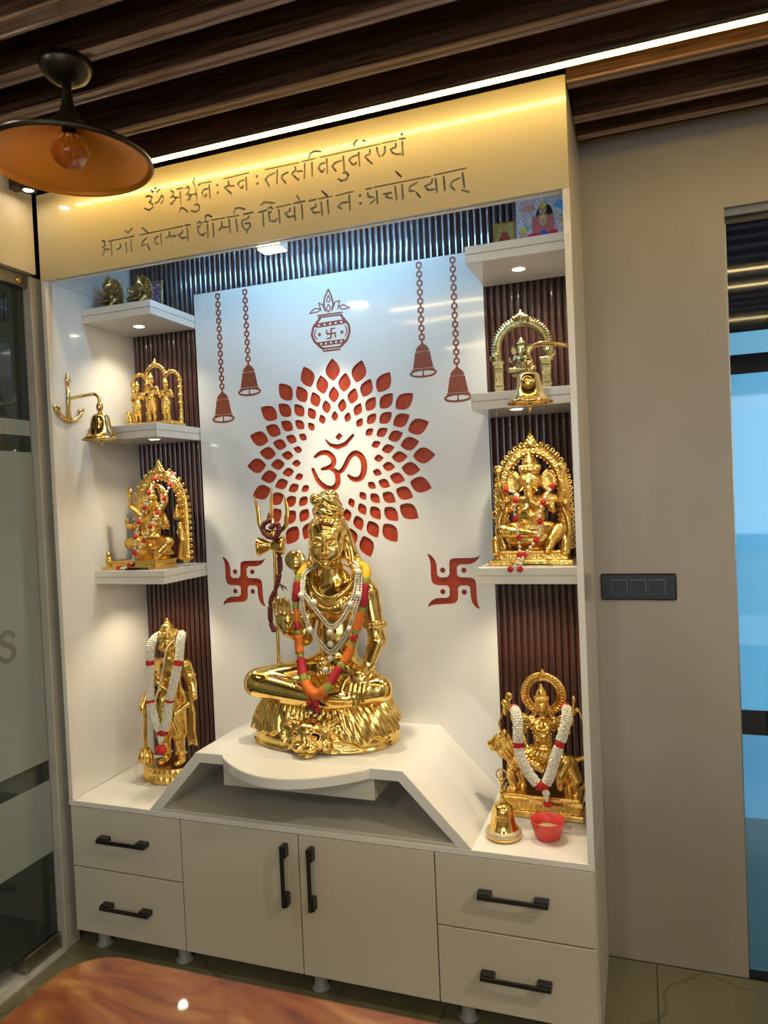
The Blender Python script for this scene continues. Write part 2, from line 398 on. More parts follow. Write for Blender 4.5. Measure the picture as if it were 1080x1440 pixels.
# ------------------------------------------------------------------ flat cut-outs: 2D distance raster -> contour loops
class Flat:
    def __init__(s,lo,hi,h):
        s.h=h;s.lo=lo; s.x=np.arange(lo[0],hi[0]+h,h)[:,None]; s.z=np.arange(lo[1],hi[1]+h,h)[None,:]
        s.d=np.full((s.x.shape[0],s.z.shape[1]),.05)
    def _put(s,e,cut): s.d=np.maximum(s.d,-e) if cut else np.minimum(s.d,e)
    def stroke(s,pts,w,cut=False):
        n=len(pts); W=w if hasattr(w,'__len__') else [w]*n; m=max(W)+.004
        for (a,b,wa,wb) in zip(pts,pts[1:],W,W[1:]):
            i0=max(0,int((min(a[0],b[0])-m-s.lo[0])/s.h)); i1=int((max(a[0],b[0])+m-s.lo[0])/s.h)+2
            j0=max(0,int((min(a[1],b[1])-m-s.lo[1])/s.h)); j1=int((max(a[1],b[1])+m-s.lo[1])/s.h)+2
            X=s.x[i0:i1];Z=s.z[:,j0:j1]; bx_,bz=b[0]-a[0],b[1]-a[1]; L=bx_*bx_+bz*bz+1e-12
            t=np.clip(((X-a[0])*bx_+(Z-a[1])*bz)/L,0,1); e=np.hypot(X-a[0]-t*bx_,Z-a[1]-t*bz)-(wa+t*(wb-wa))
            v=s.d[i0:i1,j0:j1]; s.d[i0:i1,j0:j1]=np.maximum(v,-e) if cut else np.minimum(v,e)
    def loops(s):
        d=s.d.copy(); d[0]=d[-1]=.05; d[:,0]=d[:,-1]=.05; ins=d<0; nx,nz=d.shape
        c=ins[:-1,:-1].astype(int)+ins[1:,:-1]+ins[:-1,1:]+ins[1:,1:]
        act=np.argwhere((c>0)&(c<4)); pos={}
        for i,j in act:
            q=[]
            for (a,b) in (((i,j),(i+1,j)),((i,j+1),(i+1,j+1)),((i,j),(i,j+1)),((i+1,j),(i+1,j+1))):
                da,db=d[a],d[b]
                if (da<0)!=(db<0):
                    t=da/(da-db); q.append((a[0]+t*(b[0]-a[0]),a[1]+t*(b[1]-a[1])))
            pos[(i,j)]=(s.lo[0]+s.h*sum(p[0] for p in q)/len(q),s.lo[1]+s.h*sum(p[1] for p in q)/len(q))
        nb={k:[] for k in pos}
        for i,j in np.argwhere(ins[:-1,:]!=ins[1:,:]):
            a,b=(i,j-1),(i,j)
            if a in nb and b in nb: nb[a].append(b); nb[b].append(a)
        for i,j in np.argwhere(ins[:,:-1]!=ins[:,1:]):
            a,b=(i-1,j),(i,j)
            if a in nb and b in nb: nb[a].append(b); nb[b].append(a)
        seen=set(); out=[]
        for k in pos:
            if k in seen or len(nb[k])!=2: continue
            lp=[k]; seen.add(k); cur=k; ok=True
            while True:
                nx_=[q for q in nb[cur] if q not in seen]
                if not nx_: break
                cur=nx_[0]; seen.add(cur); lp.append(cur)
            if len(lp)>=8: out.append([pos[q] for q in lp])
        return out
def thin(lp,tol=.00035):
    """drop nearly collinear points"""
    out=[lp[0]]
    for i in range(1,len(lp)):
        a=out[-1];b=lp[i];c=lp[(i+1)%len(lp)]
        cr=abs((b[0]-a[0])*(c[1]-a[1])-(b[1]-a[1])*(c[0]-a[0]))/max(math.hypot(c[0]-a[0],c[1]-a[1]),1e-9)
        if cr>tol or math.hypot(b[0]-a[0],b[1]-a[1])>.012: out.append(b)
    return out
def plate_with_holes(name,outer,holes,y0,y1,mats,parent):
    """board with real cut-outs between y0 (front) and y1 (back); cut walls use material 1"""
    bm=bmesh.new(); L=[outer]+holes
    tri=tessellate_polygon([[Vector((p[0],p[1],0)) for p in l] for l in L])
    flat=[p for l in L for p in l]
    F=[bm.verts.new((p[0],y0,p[1])) for p in flat]; B=[bm.verts.new((p[0],y1,p[1])) for p in flat]
    for t in tri:
        a,b,c=[flat[i] for i in t]
        ar=(b[0]-a[0])*(c[1]-a[1])-(b[1]-a[1])*(c[0]-a[0])
        if abs(ar)<1e-12: continue
        t=t if ar>0 else t[::-1]
        try: bm.faces.new([F[i] for i in t]); bm.faces.new([B[i] for i in t][::-1])
        except ValueError: pass
    o=0
    for li,l in enumerate(L):
        n=len(l); A=sum(l[i][0]*l[(i+1)%n][1]-l[(i+1)%n][0]*l[i][1] for i in range(n))
        for i in range(n):
            a,b=o+i,o+(i+1)%n
            q=[F[a],B[a],B[b],F[b]] if (A>0)!=(li>0) else [F[a],F[b],B[b],B[a]]
            if li>0: q=q
            f=bm.faces.new(q); f.material_index=1 if li>0 else 0
        o+=n
    return fin(bm,name,mats,parent)
from mathutils.geometry import delaunay_2d_cdt
def inlay(name,loops,y0,y1,mat,parent):
    V=[];E=[];S=[]
    for l in loops:
        o=len(V); n=len(l); V+= [Vector(p) for p in l]; E+=[(o+i,o+(i+1)%n) for i in range(n)]
        S+=[(l[i],l[(i+1)%n]) for i in range(n)]
    r=delaunay_2d_cdt(V,E,[],0,1e-7); P=[(v.x,v.y) for v in r[0]]
    bm=bmesh.new(); F=[bm.verts.new((p[0],y0,p[1])) for p in P]
    A=np.array([(a[0],a[1],b[0],b[1]) for a,b in S])
    for t in r[2]:
        cx=sum(P[i][0] for i in t)/3; cz=sum(P[i][1] for i in t)/3
        m=(A[:,1]>cz)!=(A[:,3]>cz); q=A[m]
        xi=q[:,0]+(cz-q[:,1])/(q[:,3]-q[:,1])*(q[:,2]-q[:,0])
        if int((xi>cx).sum())%2:
            bm.faces.new([F[i] for i in t])
    bmesh.ops.delete(bm,geom=[v for v in bm.verts if not v.link_faces],context='VERTS')
    r=bmesh.ops.extrude_face_region(bm,geom=bm.faces[:]); bmesh.ops.translate(bm,vec=(0,y1-y0,0),verts=[v for v in r['geom'] if isinstance(v,bmesh.types.BMVert)])
    bmesh.ops.recalc_face_normals(bm,faces=bm.faces[:])
    return fin(bm,name,mat,parent)

# traced outlines (metres on the header / panel plane)
TEXT=[[(0.455,2.587),(0.467,2.589),(0.479,2.583),(0.476,2.571),(0.467,2.569)],[(0.467,2.567),(0.480,2.560),(0.480,2.548),(0.465,2.542),(0.449,2.551)],[(0.490,2.561),(0.503,2.562),(0.511,2.575),(0.518,2.582),(0.523,2.573),(0.520,2.561),(0.512,2.557)],[(0.478,2.604),(0.487,2.595),(0.500,2.594),(0.511,2.603)],[(0.493,2.609),(0.494,2.608)],[(0.553,2.590),(0.562,2.584),(0.563,2.577),(0.558,2.572)],[(0.550,2.568),(0.559,2.570),(0.570,2.565),(0.567,2.557),(0.558,2.554),(0.556,2.547),(0.550,2.550)],[(0.570,2.565),(0.581,2.564)],[(0.588,2.579),(0.588,2.541)],[(0.577,2.590),(0.597,2.590)],[(0.582,2.518),(0.586,2.528),(0.597,2.527),(0.612,2.511)],[(0.610,2.587),(0.619,2.591),(0.623,2.581),(0.618,2.574)],[(0.610,2.568),(0.620,2.568),(0.628,2.562),(0.624,2.554),(0.612,2.549)],[(0.620,2.560),(0.624,2.547)],[(0.634,2.563),(0.643,2.564)],[(0.647,2.583),(0.648,2.543)],[(0.639,2.529),(0.651,2.530),(0.657,2.521),(0.654,2.510),(0.640,2.507),(0.626,2.513)],[(0.644,2.613),(0.637,2.604),(0.645,2.589),(0.661,2.588)],[(0.659,2.592),(0.704,2.591)],[(0.690,2.571),(0.677,2.571),(0.669,2.563),(0.673,2.550),(0.684,2.549),(0.683,2.556)],[(0.697,2.582),(0.697,2.540)],[(0.726,2.576),(0.726,2.575)],[(0.726,2.553),(0.726,2.552)],[(0.749,2.591),(0.840,2.593)],[(0.766,2.580),(0.768,2.569),(0.752,2.564)],[(0.754,2.560),(0.775,2.540)],[(0.771,2.565),(0.786,2.563)],[(0.821,2.574),(0.806,2.573),(0.799,2.567),(0.805,2.554),(0.815,2.551),(0.817,2.557)],[(0.829,2.580),(0.829,2.542)],[(0.867,2.577),(0.867,2.577)],[(0.868,2.555),(0.868,2.554)],[(0.896,2.592),(1.012,2.591)],[(0.929,2.576),(0.907,2.571),(0.896,2.562),(0.908,2.539)],[(0.938,2.583),(0.935,2.542)],[(0.974,2.569),(0.957,2.566),(0.951,2.556),(0.965,2.538)],[(0.999,2.580),(1.001,2.571),(0.988,2.564)],[(0.988,2.559),(1.009,2.540)],[(1.005,2.566),(1.021,2.564)],[(1.031,2.583),(1.028,2.542)],[(1.023,2.592),(1.067,2.593)],[(1.055,2.582),(1.054,2.543)],[(1.046,2.599),(1.051,2.611),(1.066,2.615),(1.085,2.610)],[(1.082,2.593),(1.273,2.594)],[(1.096,2.574),(1.083,2.573),(1.075,2.563),(1.082,2.551),(1.090,2.549),(1.094,2.555)],[(1.104,2.584),(1.103,2.542)],[(1.150,2.570),(1.130,2.568),(1.120,2.559),(1.131,2.543)],[(1.157,2.582),(1.158,2.541)],[(1.154,2.534),(1.165,2.533),(1.171,2.524),(1.164,2.512),(1.148,2.511),(1.138,2.519)],[(1.199,2.576),(1.183,2.574),(1.175,2.567),(1.182,2.554),(1.194,2.550),(1.197,2.556)],[(1.206,2.583),(1.207,2.544)],[(1.202,2.619),(1.192,2.611),(1.197,2.600)],[(1.241,2.584),(1.240,2.572),(1.227,2.569)],[(1.226,2.565),(1.246,2.543)],[(1.222,2.615),(1.235,2.604)],[(1.280,2.595),(1.325,2.594)],[(1.263,2.586),(1.265,2.569),(1.271,2.559)],[(1.288,2.583),(1.287,2.566),(1.279,2.560)],[(1.321,2.585),(1.321,2.576),(1.305,2.573),(1.307,2.565),(1.320,2.555),(1.334,2.553)],[(1.341,2.587),(1.341,2.548)],[(1.333,2.596),(1.349,2.595)],[(1.340,2.608),(1.341,2.608)],[(0.272,2.473),(0.282,2.469),(0.283,2.455),(0.271,2.451)],[(0.281,2.446),(0.277,2.436),(0.270,2.426)],[(0.286,2.442),(0.299,2.440)],[(0.307,2.461),(0.308,2.421)],[(0.296,2.468),(0.401,2.468)],[(0.345,2.449),(0.346,2.440),(0.331,2.435)],[(0.367,2.451),(0.368,2.420)],[(0.387,2.458),(0.388,2.421)],[(0.368,2.490),(0.377,2.482),(0.394,2.494)],[(0.424,2.468),(0.592,2.470)],[(0.435,2.490),(0.455,2.471)],[(0.451,2.455),(0.434,2.445),(0.430,2.432),(0.444,2.434)],[(0.451,2.435),(0.460,2.414)],[(0.496,2.453),(0.482,2.448),(0.481,2.432),(0.493,2.428)],[(0.506,2.458),(0.506,2.423)],[(0.538,2.460),(0.540,2.447),(0.524,2.441)],[(0.526,2.436),(0.544,2.418)],[(0.546,2.443),(0.564,2.443)],[(0.590,2.457),(0.588,2.450),(0.573,2.444),(0.584,2.432),(0.601,2.432)],[(0.607,2.461),(0.609,2.420)],[(0.600,2.470),(0.619,2.470)],[(0.645,2.467),(0.654,2.474),(0.663,2.466)],[(0.647,2.458),(0.657,2.460)],[(0.647,2.453),(0.649,2.437),(0.665,2.429),(0.675,2.435)],[(0.683,2.460),(0.682,2.420)],[(0.703,2.459),(0.704,2.419)],[(0.671,2.470),(0.686,2.469)],[(0.696,2.471),(0.747,2.470)],[(0.676,2.477),(0.678,2.488),(0.689,2.489),(0.699,2.481)],[(0.735,2.459),(0.736,2.446),(0.724,2.435)],[(0.737,2.441),(0.756,2.440)],[(0.762,2.462),(0.764,2.421)],[(0.754,2.470),(0.798,2.469)],[(0.787,2.458),(0.790,2.419)],[(0.781,2.479),(0.785,2.492),(0.800,2.493),(0.820,2.484)],[(0.815,2.470),(0.847,2.470)],[(0.833,2.460),(0.830,2.454),(0.809,2.451)],[(0.807,2.446),(0.809,2.432),(0.819,2.422)],[(0.819,2.440),(0.835,2.440),(0.837,2.427),(0.824,2.419),(0.823,2.411)],[(0.869,2.467),(0.896,2.468)],[(0.882,2.460),(0.883,2.421)],[(0.877,2.488),(0.890,2.494),(0.923,2.485)],[(0.902,2.473),(0.911,2.477),(0.916,2.469)],[(0.901,2.460),(0.910,2.461)],[(0.903,2.454),(0.904,2.435),(0.923,2.429),(0.930,2.437)],[(0.937,2.462),(0.939,2.423)],[(0.928,2.471),(0.980,2.472)],[(0.975,2.460),(0.975,2.452),(0.958,2.449),(0.967,2.435),(0.985,2.435)],[(0.990,2.462),(0.991,2.422)],[(0.989,2.473),(1.026,2.473)],[(1.001,2.494),(1.008,2.480)],[(1.015,2.464),(1.016,2.422)],[(1.041,2.471),(1.063,2.472)],[(1.071,2.472),(1.114,2.472)],[(1.062,2.458),(1.062,2.450),(1.045,2.447),(1.052,2.433),(1.073,2.432)],[(1.079,2.460),(1.081,2.422)],[(1.100,2.462),(1.102,2.422)],[(1.084,2.493),(1.100,2.476)],[(1.128,2.471),(1.184,2.474)],[(1.133,2.438),(1.145,2.447),(1.164,2.446)],[(1.134,2.436),(1.144,2.431)],[(1.170,2.465),(1.171,2.422)],[(1.204,2.458),(1.205,2.457)],[(1.204,2.436),(1.205,2.435)],[(1.224,2.473),(1.240,2.473)],[(1.249,2.474),(1.420,2.474)],[(1.229,2.461),(1.231,2.450),(1.247,2.445)],[(1.256,2.462),(1.258,2.425)],[(1.235,2.429),(1.250,2.437)],[(1.278,2.449),(1.301,2.449)],[(1.288,2.447),(1.285,2.439),(1.304,2.432)],[(1.314,2.464),(1.316,2.426)],[(1.335,2.465),(1.336,2.426)],[(1.318,2.506),(1.333,2.489)],[(1.380,2.464),(1.359,2.457),(1.355,2.444),(1.371,2.441)],[(1.377,2.435),(1.387,2.421)],[(1.425,2.464),(1.423,2.454),(1.402,2.449),(1.411,2.437),(1.430,2.435)],[(1.435,2.464),(1.437,2.426)],[(1.430,2.475),(1.523,2.477)],[(1.458,2.466),(1.460,2.427)],[(1.503,2.453),(1.482,2.448),(1.476,2.437),(1.488,2.423)],[(1.513,2.465),(1.516,2.426)],[(1.509,2.419),(1.529,2.410)]]
OM=[[(0.819,1.729),(0.841,1.741),(0.869,1.740),(0.891,1.720),(0.891,1.698),(0.871,1.686),(0.844,1.682)],[(0.871,1.686),(0.898,1.671),(0.906,1.646),(0.902,1.621),(0.879,1.607),(0.851,1.616),(0.824,1.643),(0.807,1.683)],[(0.901,1.663),(0.926,1.674),(0.943,1.699),(0.959,1.723),(0.979,1.733),(1.002,1.719),(1.012,1.688),(1.005,1.652),(0.986,1.637),(0.963,1.640),(0.948,1.653)],[(0.864,1.790),(0.879,1.770),(0.910,1.759),(0.942,1.768),(0.973,1.798)],[(0.918,1.798),(0.918,1.798)]]
SWA=[[(0.399,1.363),(0.414,1.356),(0.426,1.342),(0.433,1.324),(0.433,1.278),(0.477,1.278),(0.479,1.326),(0.481,1.339),(0.494,1.345),(0.569,1.345),(0.581,1.349),(0.591,1.356),(0.582,1.341),(0.569,1.329),(0.551,1.323),(0.506,1.322),(0.505,1.278),(0.554,1.277),(0.567,1.271),(0.571,1.259),(0.572,1.198),(0.576,1.180),(0.583,1.167),(0.566,1.173),(0.554,1.192),(0.550,1.218),(0.550,1.249),(0.506,1.249),(0.506,1.205),(0.500,1.192),(0.488,1.185),(0.411,1.181),(0.393,1.171),(0.401,1.189),(0.416,1.200),(0.431,1.205),(0.475,1.206),(0.477,1.249),(0.427,1.250),(0.414,1.259),(0.410,1.280),(0.411,1.329),(0.407,1.345)],[(0.454,1.303),(0.530,1.302),(0.451,1.227),(0.528,1.226)]]
KAL=[[(0.902,2.336),(0.887,2.310),(0.881,2.286),(0.887,2.260)],[(0.902,2.336),(0.913,2.310),(0.919,2.281),(0.912,2.258)],[(0.901,2.315),(0.892,2.294),(0.900,2.290),(0.909,2.294),(0.901,2.315)],[(0.887,2.257),(0.876,2.283),(0.861,2.292),(0.870,2.262)],[(0.912,2.258),(0.926,2.286),(0.945,2.290),(0.935,2.259)],[(0.900,2.283),(0.891,2.269),(0.898,2.252),(0.908,2.267),(0.900,2.283)],[(0.821,2.257),(0.843,2.273),(0.867,2.270),(0.859,2.260),(0.821,2.257)],[(0.984,2.259),(0.959,2.273),(0.942,2.269),(0.950,2.257),(0.984,2.259)],[(0.855,2.246),(0.953,2.246)],[(0.857,2.239),(0.951,2.238)],[(0.865,2.236),(0.836,2.207),(0.827,2.179),(0.837,2.153),(0.868,2.123)],[(0.947,2.236),(0.976,2.199),(0.979,2.174),(0.967,2.145),(0.940,2.123)],[(0.868,2.123),(0.940,2.123)],[(0.871,2.114),(0.938,2.114)],[(0.846,2.196),(0.837,2.178),(0.847,2.158)],[(0.962,2.198),(0.969,2.178),(0.960,2.158)],[(0.906,2.192),(0.904,2.158)],[(0.888,2.174),(0.922,2.175)],[(0.906,2.192),(0.921,2.192)],[(0.904,2.158),(0.888,2.158)],[(0.888,2.174),(0.888,2.190)],[(0.922,2.175),(0.922,2.159)]]
KALB=[[(0.848,2.210),(0.956,2.212)],[(0.854,2.141),(0.953,2.142)],[(0.859,2.176),(0.948,2.175)],[(0.858,2.210),(0.881,2.210),(0.903,2.211),(0.925,2.211),(0.947,2.212)],[(0.864,2.141),(0.883,2.141),(0.903,2.142),(0.923,2.142),(0.943,2.142)]]

# ================================================================== SETTING
W=1.8; HT=2.67; D=.47
def struct(o,nm=None): return tag(o,kind='structure')
# floor: large polished stone tiles with joints
fl=struct(box('floor',(-3,-4.4,-.06),(4.6,3.2,-.003),'floor_joint'))
TX=[-3,-2.2,-1.4,-.6,.2,1.0,1.95,2.9,3.8,4.6]; TY=[-4.4,-3.6,-2.8,-2.0,-1.2,-.4,.466]
for i in range(len(TX)-1):
    for j in range(len(TY)-1):
        bm=bmesh.new(); bx(bm,(TX[i]+.0015,TY[j]+.0015,-.01),(TX[i+1]-.0015,TY[j+1]-.0015,0),.0008); fin(bm,'tile','floor_stone',fl)
box('carpet',(2.0,.60,-.003),(4.6,3.2,.004),'carpet_grey',fl)
# right/back plaster wall with door opening
bm=bmesh.new()
bx(bm,(-.3,.47,0),(2.224,.60,2.80)); bx(bm,(2.224,.47,2.415),(3.30,.60,2.80)); bx(bm,(3.30,.47,0),(4.6,.60,2.80))
wb=struct(fin(bm,'wall_back','plaster'))
box('cove_trim',(1.82,.452,2.70),(4.2,.47,2.735),'ceiling_dark',wb)
# left wall over the glass door, far walls
bm=bmesh.new(); bx(bm,(-.16,-4.4,2.40),(-.02,.0,2.80)); bx(bm,(-.16,-4.4,0),(-.02,-2.3,2.40))
wl=struct(fin(bm,'wall_left','left_paint'))
wr=struct(box('wall_right',(4.5,-4.4,0),(4.6,.47,2.80),'plaster'))
bm=bmesh.new(); bx(bm,(-3,-4.5,0),(.9,-4.4,2.8)); bx(bm,(3.5,-4.5,0),(4.6,-4.4,2.8)); bx(bm,(.9,-4.5,0),(3.5,-4.4,.9)); bx(bm,(.9,-4.5,2.3),(3.5,-4.4,2.8))
wf=struct(fin(bm,'wall_front','left_paint'))
wn=thing('window_1',None,None); tag(wn,kind='structure')
bm=bmesh.new()
for x in (.9,1.75,2.6,3.45): bx(bm,(x,-4.47,.9),(x+.05,-4.40,2.3))
bx(bm,(.9,-4.47,.9),(3.5,-4.40,.95)); bx(bm,(.9,-4.47,2.25),(3.5,-4.40,2.3)); fin(bm,'window_frame','steel',wn)
box('pane',(.95,-4.45,.95),(3.45,-4.44,2.25),'door_blue_pale',wn)
struct(box('wall_corridor',(-2.6,-4.4,0),(-2.5,1.5,2.8),'jamb_paint'))
struct(box('wall_corridor_end',(-2.6,1.4,0),(-.3,1.5,2.8),'jamb_paint'))
bm=bmesh.new(); bx(bm,(2.0,3.1,0),(4.6,3.2,2.8)); bx(bm,(2.0,.6,0),(2.1,3.1,2.8)); bx(bm,(4.5,.6,0),(4.6,3.1,2.8))
struct(fin(bm,'wall_next_room','fixture_white'))
# ceiling with hanging wooden fins
ce=struct(box('ceiling',(-3,-4.4,2.80),(4.6,3.2,2.86),'ceiling_dark'))
def edge_mats(bm,z0):
    for f in bm.faces:
        if max(v.co.z for v in f.verts)<z0+.0045: f.material_index=1  # underside faces take the painted lit tone
def ceil_fin(y,z0=2.65,w=.042):
    bm=bmesh.new()
    # moulded underside: two small lips and a groove
    pr=[(y-w/2,2.80),(y-w/2,z0+.004),(y-w/2+.004,z0),(y-w/2+.012,z0),(y-w/2+.014,z0+.004),(y+w/2-.014,z0+.004),(y+w/2-.012,z0),(y+w/2-.004,z0),(y+w/2,z0+.004),(y+w/2,2.80)]
    prism(bm,pr,'x',-.02,4.5); edge_mats(bm,z0); fin(bm,'ceiling_slat',['ceiling_wood','slat_edge_lit'],ce)
for y in (-.583,-.445,-.258): ceil_fin(y)
ceil_fin(-.735,2.65,.058)
yy=-.735
while yy>-4.1:
    yy-=.168; ceil_fin(yy)
def fin_right(y,z0=2.65,w=.042,x0=1.803):
    bm=bmesh.new(); pr=[(y-w/2,2.80),(y-w/2,z0+.004),(y-w/2+.004,z0),(y-w/2+.012,z0),(y-w/2+.014,z0+.004),(y+w/2-.014,z0+.004),(y+w/2-.012,z0),(y+w/2-.004,z0),(y+w/2,z0+.004),(y+w/2,2.80)]
    prism(bm,pr,'x',x0,4.5); edge_mats(bm,z0); fin(bm,'ceiling_slat',['ceiling_wood','slat_edge_lit'],ce)
for y in (.020,.222): fin_right(y)
fin_right(.36,2.66,.03)
bm=bmesh.new(); bx(bm,(-.02,-.096,2.661),(4.5,-.068,2.80)); fin(bm,'ceiling_slat','ceiling_wood',ce)
# LED profiles
def led(y,x0,x1,z,mat,label,zt=.006):
    t=thing('led_strip_light',label,'light',(x0,y,z))
    bm=bmesh.new(); bx(bm,(0,-.0075,0),(x1-x0,.0075,.005)); fin(bm,'diffuser',mat,t)
    bm=bmesh.new(); bx(bm,(0,-.0095,.005),(x1-x0,.0095,.012)); fin(bm,'profile','steel',t)
    return t
led(-.082,.10,4.4,2.6485,'led','bright warm LED strip running along the ceiling in front of the lettered header')
for y,lab in ((-1.1,'nearest'),(-1.44,'middle'),(-2.35,'farthest')):
    led(y,.62,4.3,2.638,'led_room','warm LED strip on the slatted ceiling behind the viewer, %s from the shrine'%lab)
t=thing('ceiling_downlight','round white downlight in the slatted ceiling, mirrored in the white art panel','light',(.515,-.895,2.66))
bm=bmesh.new(); lathe(bm,[(0.0,-.03),(.03,-.026),(.05,-.012),(.055,.0)],seg=24,cap=False); fin(bm,'diffuser','led_white',t)
bm=bmesh.new(); lathe(bm,[(.055,0),(.066,-.004),(.068,0),(.068,.1)],seg=24,cap=False); fin(bm,'trim_ring','fixture_white',t)
# small spot near the left wall
t=thing('ceiling_downlight','tiny warm spotlight at the ceiling edge beside the pendant lamp rim','light',(.048,-.082,2.651))
bm=bmesh.new(); lathe(bm,[(.016,.0),(.018,.008)],seg=16); fin(bm,'diffuser','spot_disc',t)
bm=bmesh.new(); lathe(bm,[(.018,-.002),(.026,-.003),(.027,.009)],seg=16,cap=False); fin(bm,'trim_ring','bronze_black',t)

# ------------------------------------------------------------------ left glass door (door_1)
d1=thing('door_1',None,None); tag(d1,kind='structure')
bm=bmesh.new(); bx(bm,(-.10,-.012,0),(-.035,.055,2.395),.002); fin(bm,'jamb','jamb_paint',d1)
bm=bmesh.new(); bx(bm,(-.105,-2.3,2.352),(-.045,-.014,2.398),.003); fin(bm,'top_rail','steel',d1)
bm=bmesh.new(); lathe(bm,[(.011,0),(.012,.004),(.006,.006)],seg=14); o=fin(bm,'rail_screw','brass_bell',d1); o.location=(-.045,-.055,2.372); o.rotation_euler=(0,PI/2,0)
X0,X1=-.080,-.068
def gl(z0,z1,mat,nm,y1=-.016,dx=0): 
    o=box(nm,(X0-dx,-2.3,z0),(X1+dx,y1,z1),mat,d1)
    return o
gl(.07,2.352,'clear_glass','glass_pane')
for z0,z1 in ((1.838,1.892),(.686,1.78),(.358,.614)):
    box('frosted_band',(X1,-2.3,z0),(X1+.0012,-.016,z1),'frost_glass',d1)
# lower patch fitting and sill
bm=bmesh.new(); bx(bm,(-.10,-.175,.012),(-.052,-.016,.068),.002); fin(bm,'corner_fitting','steel',d1)
bm=bmesh.new(); bx(bm,(-.17,-2.3,-.003),(-.03,-.0125,.010),.002); fin(bm,'sill','sill_marble',d1)
# the letter s of the sign on the frosted film
f=Flat((-.25,1.03),(-.08,1.21),.0012)
f.stroke([(-.137,1.155),(-.150,1.168),(-.172,1.170),(-.188,1.158),(-.188,1.142),(-.172,1.130),(-.150,1.120),(-.137,1.105),(-.140,1.086),(-.158,1.074),(-.180,1.076),(-.194,1.090)],.0085)
lp=[thin(l) for l in f.loops()]
bm=bmesh.new(); 
for l in lp: prism(bm,[(-.330-p[0] if False else p[0],p[1]) for p in l],'x',X1+.0012,X1+.0020)
tag(fin(bm,'sign_letter','frost_dark',d1),'dark letter s on the frosted film')

# ------------------------------------------------------------------ right glass door (door_2)
d2=thing('door_2',None,None); tag(d2,kind='structure')
Y0=.500
box('top_reveal',(2.224,.485,2.392),(3.30,.56,2.415),'reveal_grey',d2)
box('top_gap_shade',(2.224,.50,2.372),(3.30,.56,2.392),'black_metal',d2)  # black strip stands in for the shade of the gap above the glass
for z0,z1,m in ((.012,.768,'door_clear_glass'),(.768,.845,'door_glass_dimmed'),(.845,1.905,'door_clear_glass'),(1.905,1.965,'door_glass_dimmed'),(1.965,2.035,'door_clear_glass'),(2.035,2.372,'door_glass_dimmed')):  # dimness behind the clear strips is put into the glass colour
    box('glass_pane',(2.228,Y0,z0),(3.295,Y0+.010,z1),m,d2)
box('dark_backdrop',(2.10,.64,2.06),(3.6,.70,2.80),'backdrop_navy',d2)  # added dark screen that darkens the view through the upper glass
box('edge_seal',(2.224,Y0-.004,.012),(2.230,Y0+.012,2.372),'steel',d2)
for z0,z1,m in ((1.965,2.035,'door_blue_pale'),(.845,1.905,'door_blue'),(.50,.768,'film_pale')):
    bm=bmesh.new(); bm.faces.new([bm.verts.new(p) for p in ((2.230,Y0+.0108,z0),(3.29,Y0+.0108,z0),(3.29,Y0+.0108,z1),(2.230,Y0+.0108,z1))]); fin(bm,'frosted_band',m,d2)
bm=bmesh.new(); bm.faces.new([bm.verts.new(p) for p in ((2.230,Y0+.0108,.012),(3.29,Y0+.0108,.012),(3.29,Y0+.0108,.498),(2.230,Y0+.0108,.498))]); fin(bm,'lower_film','film_grey',d2)
bm=bmesh.new(); tube(bm,[(2.36,Y0-.05,.72),(2.36,Y0-.05,1.34)],.011,12); tube(bm,[(2.36,Y0,.78),(2.36,Y0-.05,.78)],.007,8); tube(bm,[(2.36,Y0,1.28),(2.36,Y0-.05,1.28)],.007,8); fin(bm,'pull_handle','steel',d2,True)
box('threshold',(2.224,.47,0),(3.30,.56,.011),'black_metal',d2)
bm=bmesh.new(); 
# ------------------------------------------------------------------ switch plate
sw=thing('switch_plate','black modular plate with three square switches on the grey wall','switch',(1.935,.469,1.242))
bm=bmesh.new(); bx(bm,(-.116,-.010,-.043),(.116,0,.043),.004); fin(bm,'plate','switch_black',sw)
for i in range(3):
    x=-.058+.058*i
    bm=bmesh.new(); bx(bm,(x-.024,-.0118,-.024),(x+.024,-.0095,.024),.0008); tag(fin(bm,'switch_frame','switch_line',sw))
    bm=bmesh.new(); bx(bm,(x-.0225,-.0135,-.0225),(x+.0225,-.0105,.0225),.001); fin(bm,'switch_rocker','switch_black',sw)

# ================================================================== SHRINE JOINERY
# side panels + header + top
def fr(name,lo,hi,mat,parent,b=.0012): 
    bm=bmesh.new(); bx(bm,lo,hi,b); return fin(bm,name,mat,parent)
fm=thing('shrine_surround','tall cream laminate surround of the shrine with the lettered header','cabinet',(0,0,0))
fr('side_panel',(0,.0,.5435),(.018,.468,2.3740),'laminate',fm)
fr('side_panel_top',(0,.0055,2.3745),(.018,.468,2.672),'laminate',fm)
fr('side_panel',(1.782,.0,.5435),(1.80,.468,2.3740),'laminate',fm)
fr('side_panel_top',(1.782,.0055,2.3745),(1.80,.468,2.672),'laminate',fm)
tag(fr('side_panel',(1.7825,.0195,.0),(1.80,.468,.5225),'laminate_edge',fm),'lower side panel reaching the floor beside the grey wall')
fr('top_board',(.018,.02,2.646),(1.782,.468,2.664),'laminate',fm)
fr('header_edge',(.018,.0185,2.3745),(1.782,.036,2.392),'laminate',fm)
f=Flat((.2,2.38),(1.58,2.66),.0011)
for s in TEXT:
    L=math.hypot(s[0][0]-s[-1][0],s[0][1]-s[-1][1])
    wd=.0042 if (len(s)==2 and L<.003) else (.0022 if (len(s)==2 and L>.04 and abs(s[0][1]-s[1][1])<.02) else .0032)
    f.stroke(s,wd)
holes=[thin(l,.0003) for l in f.loops()]
print('letter loops',len(holes))
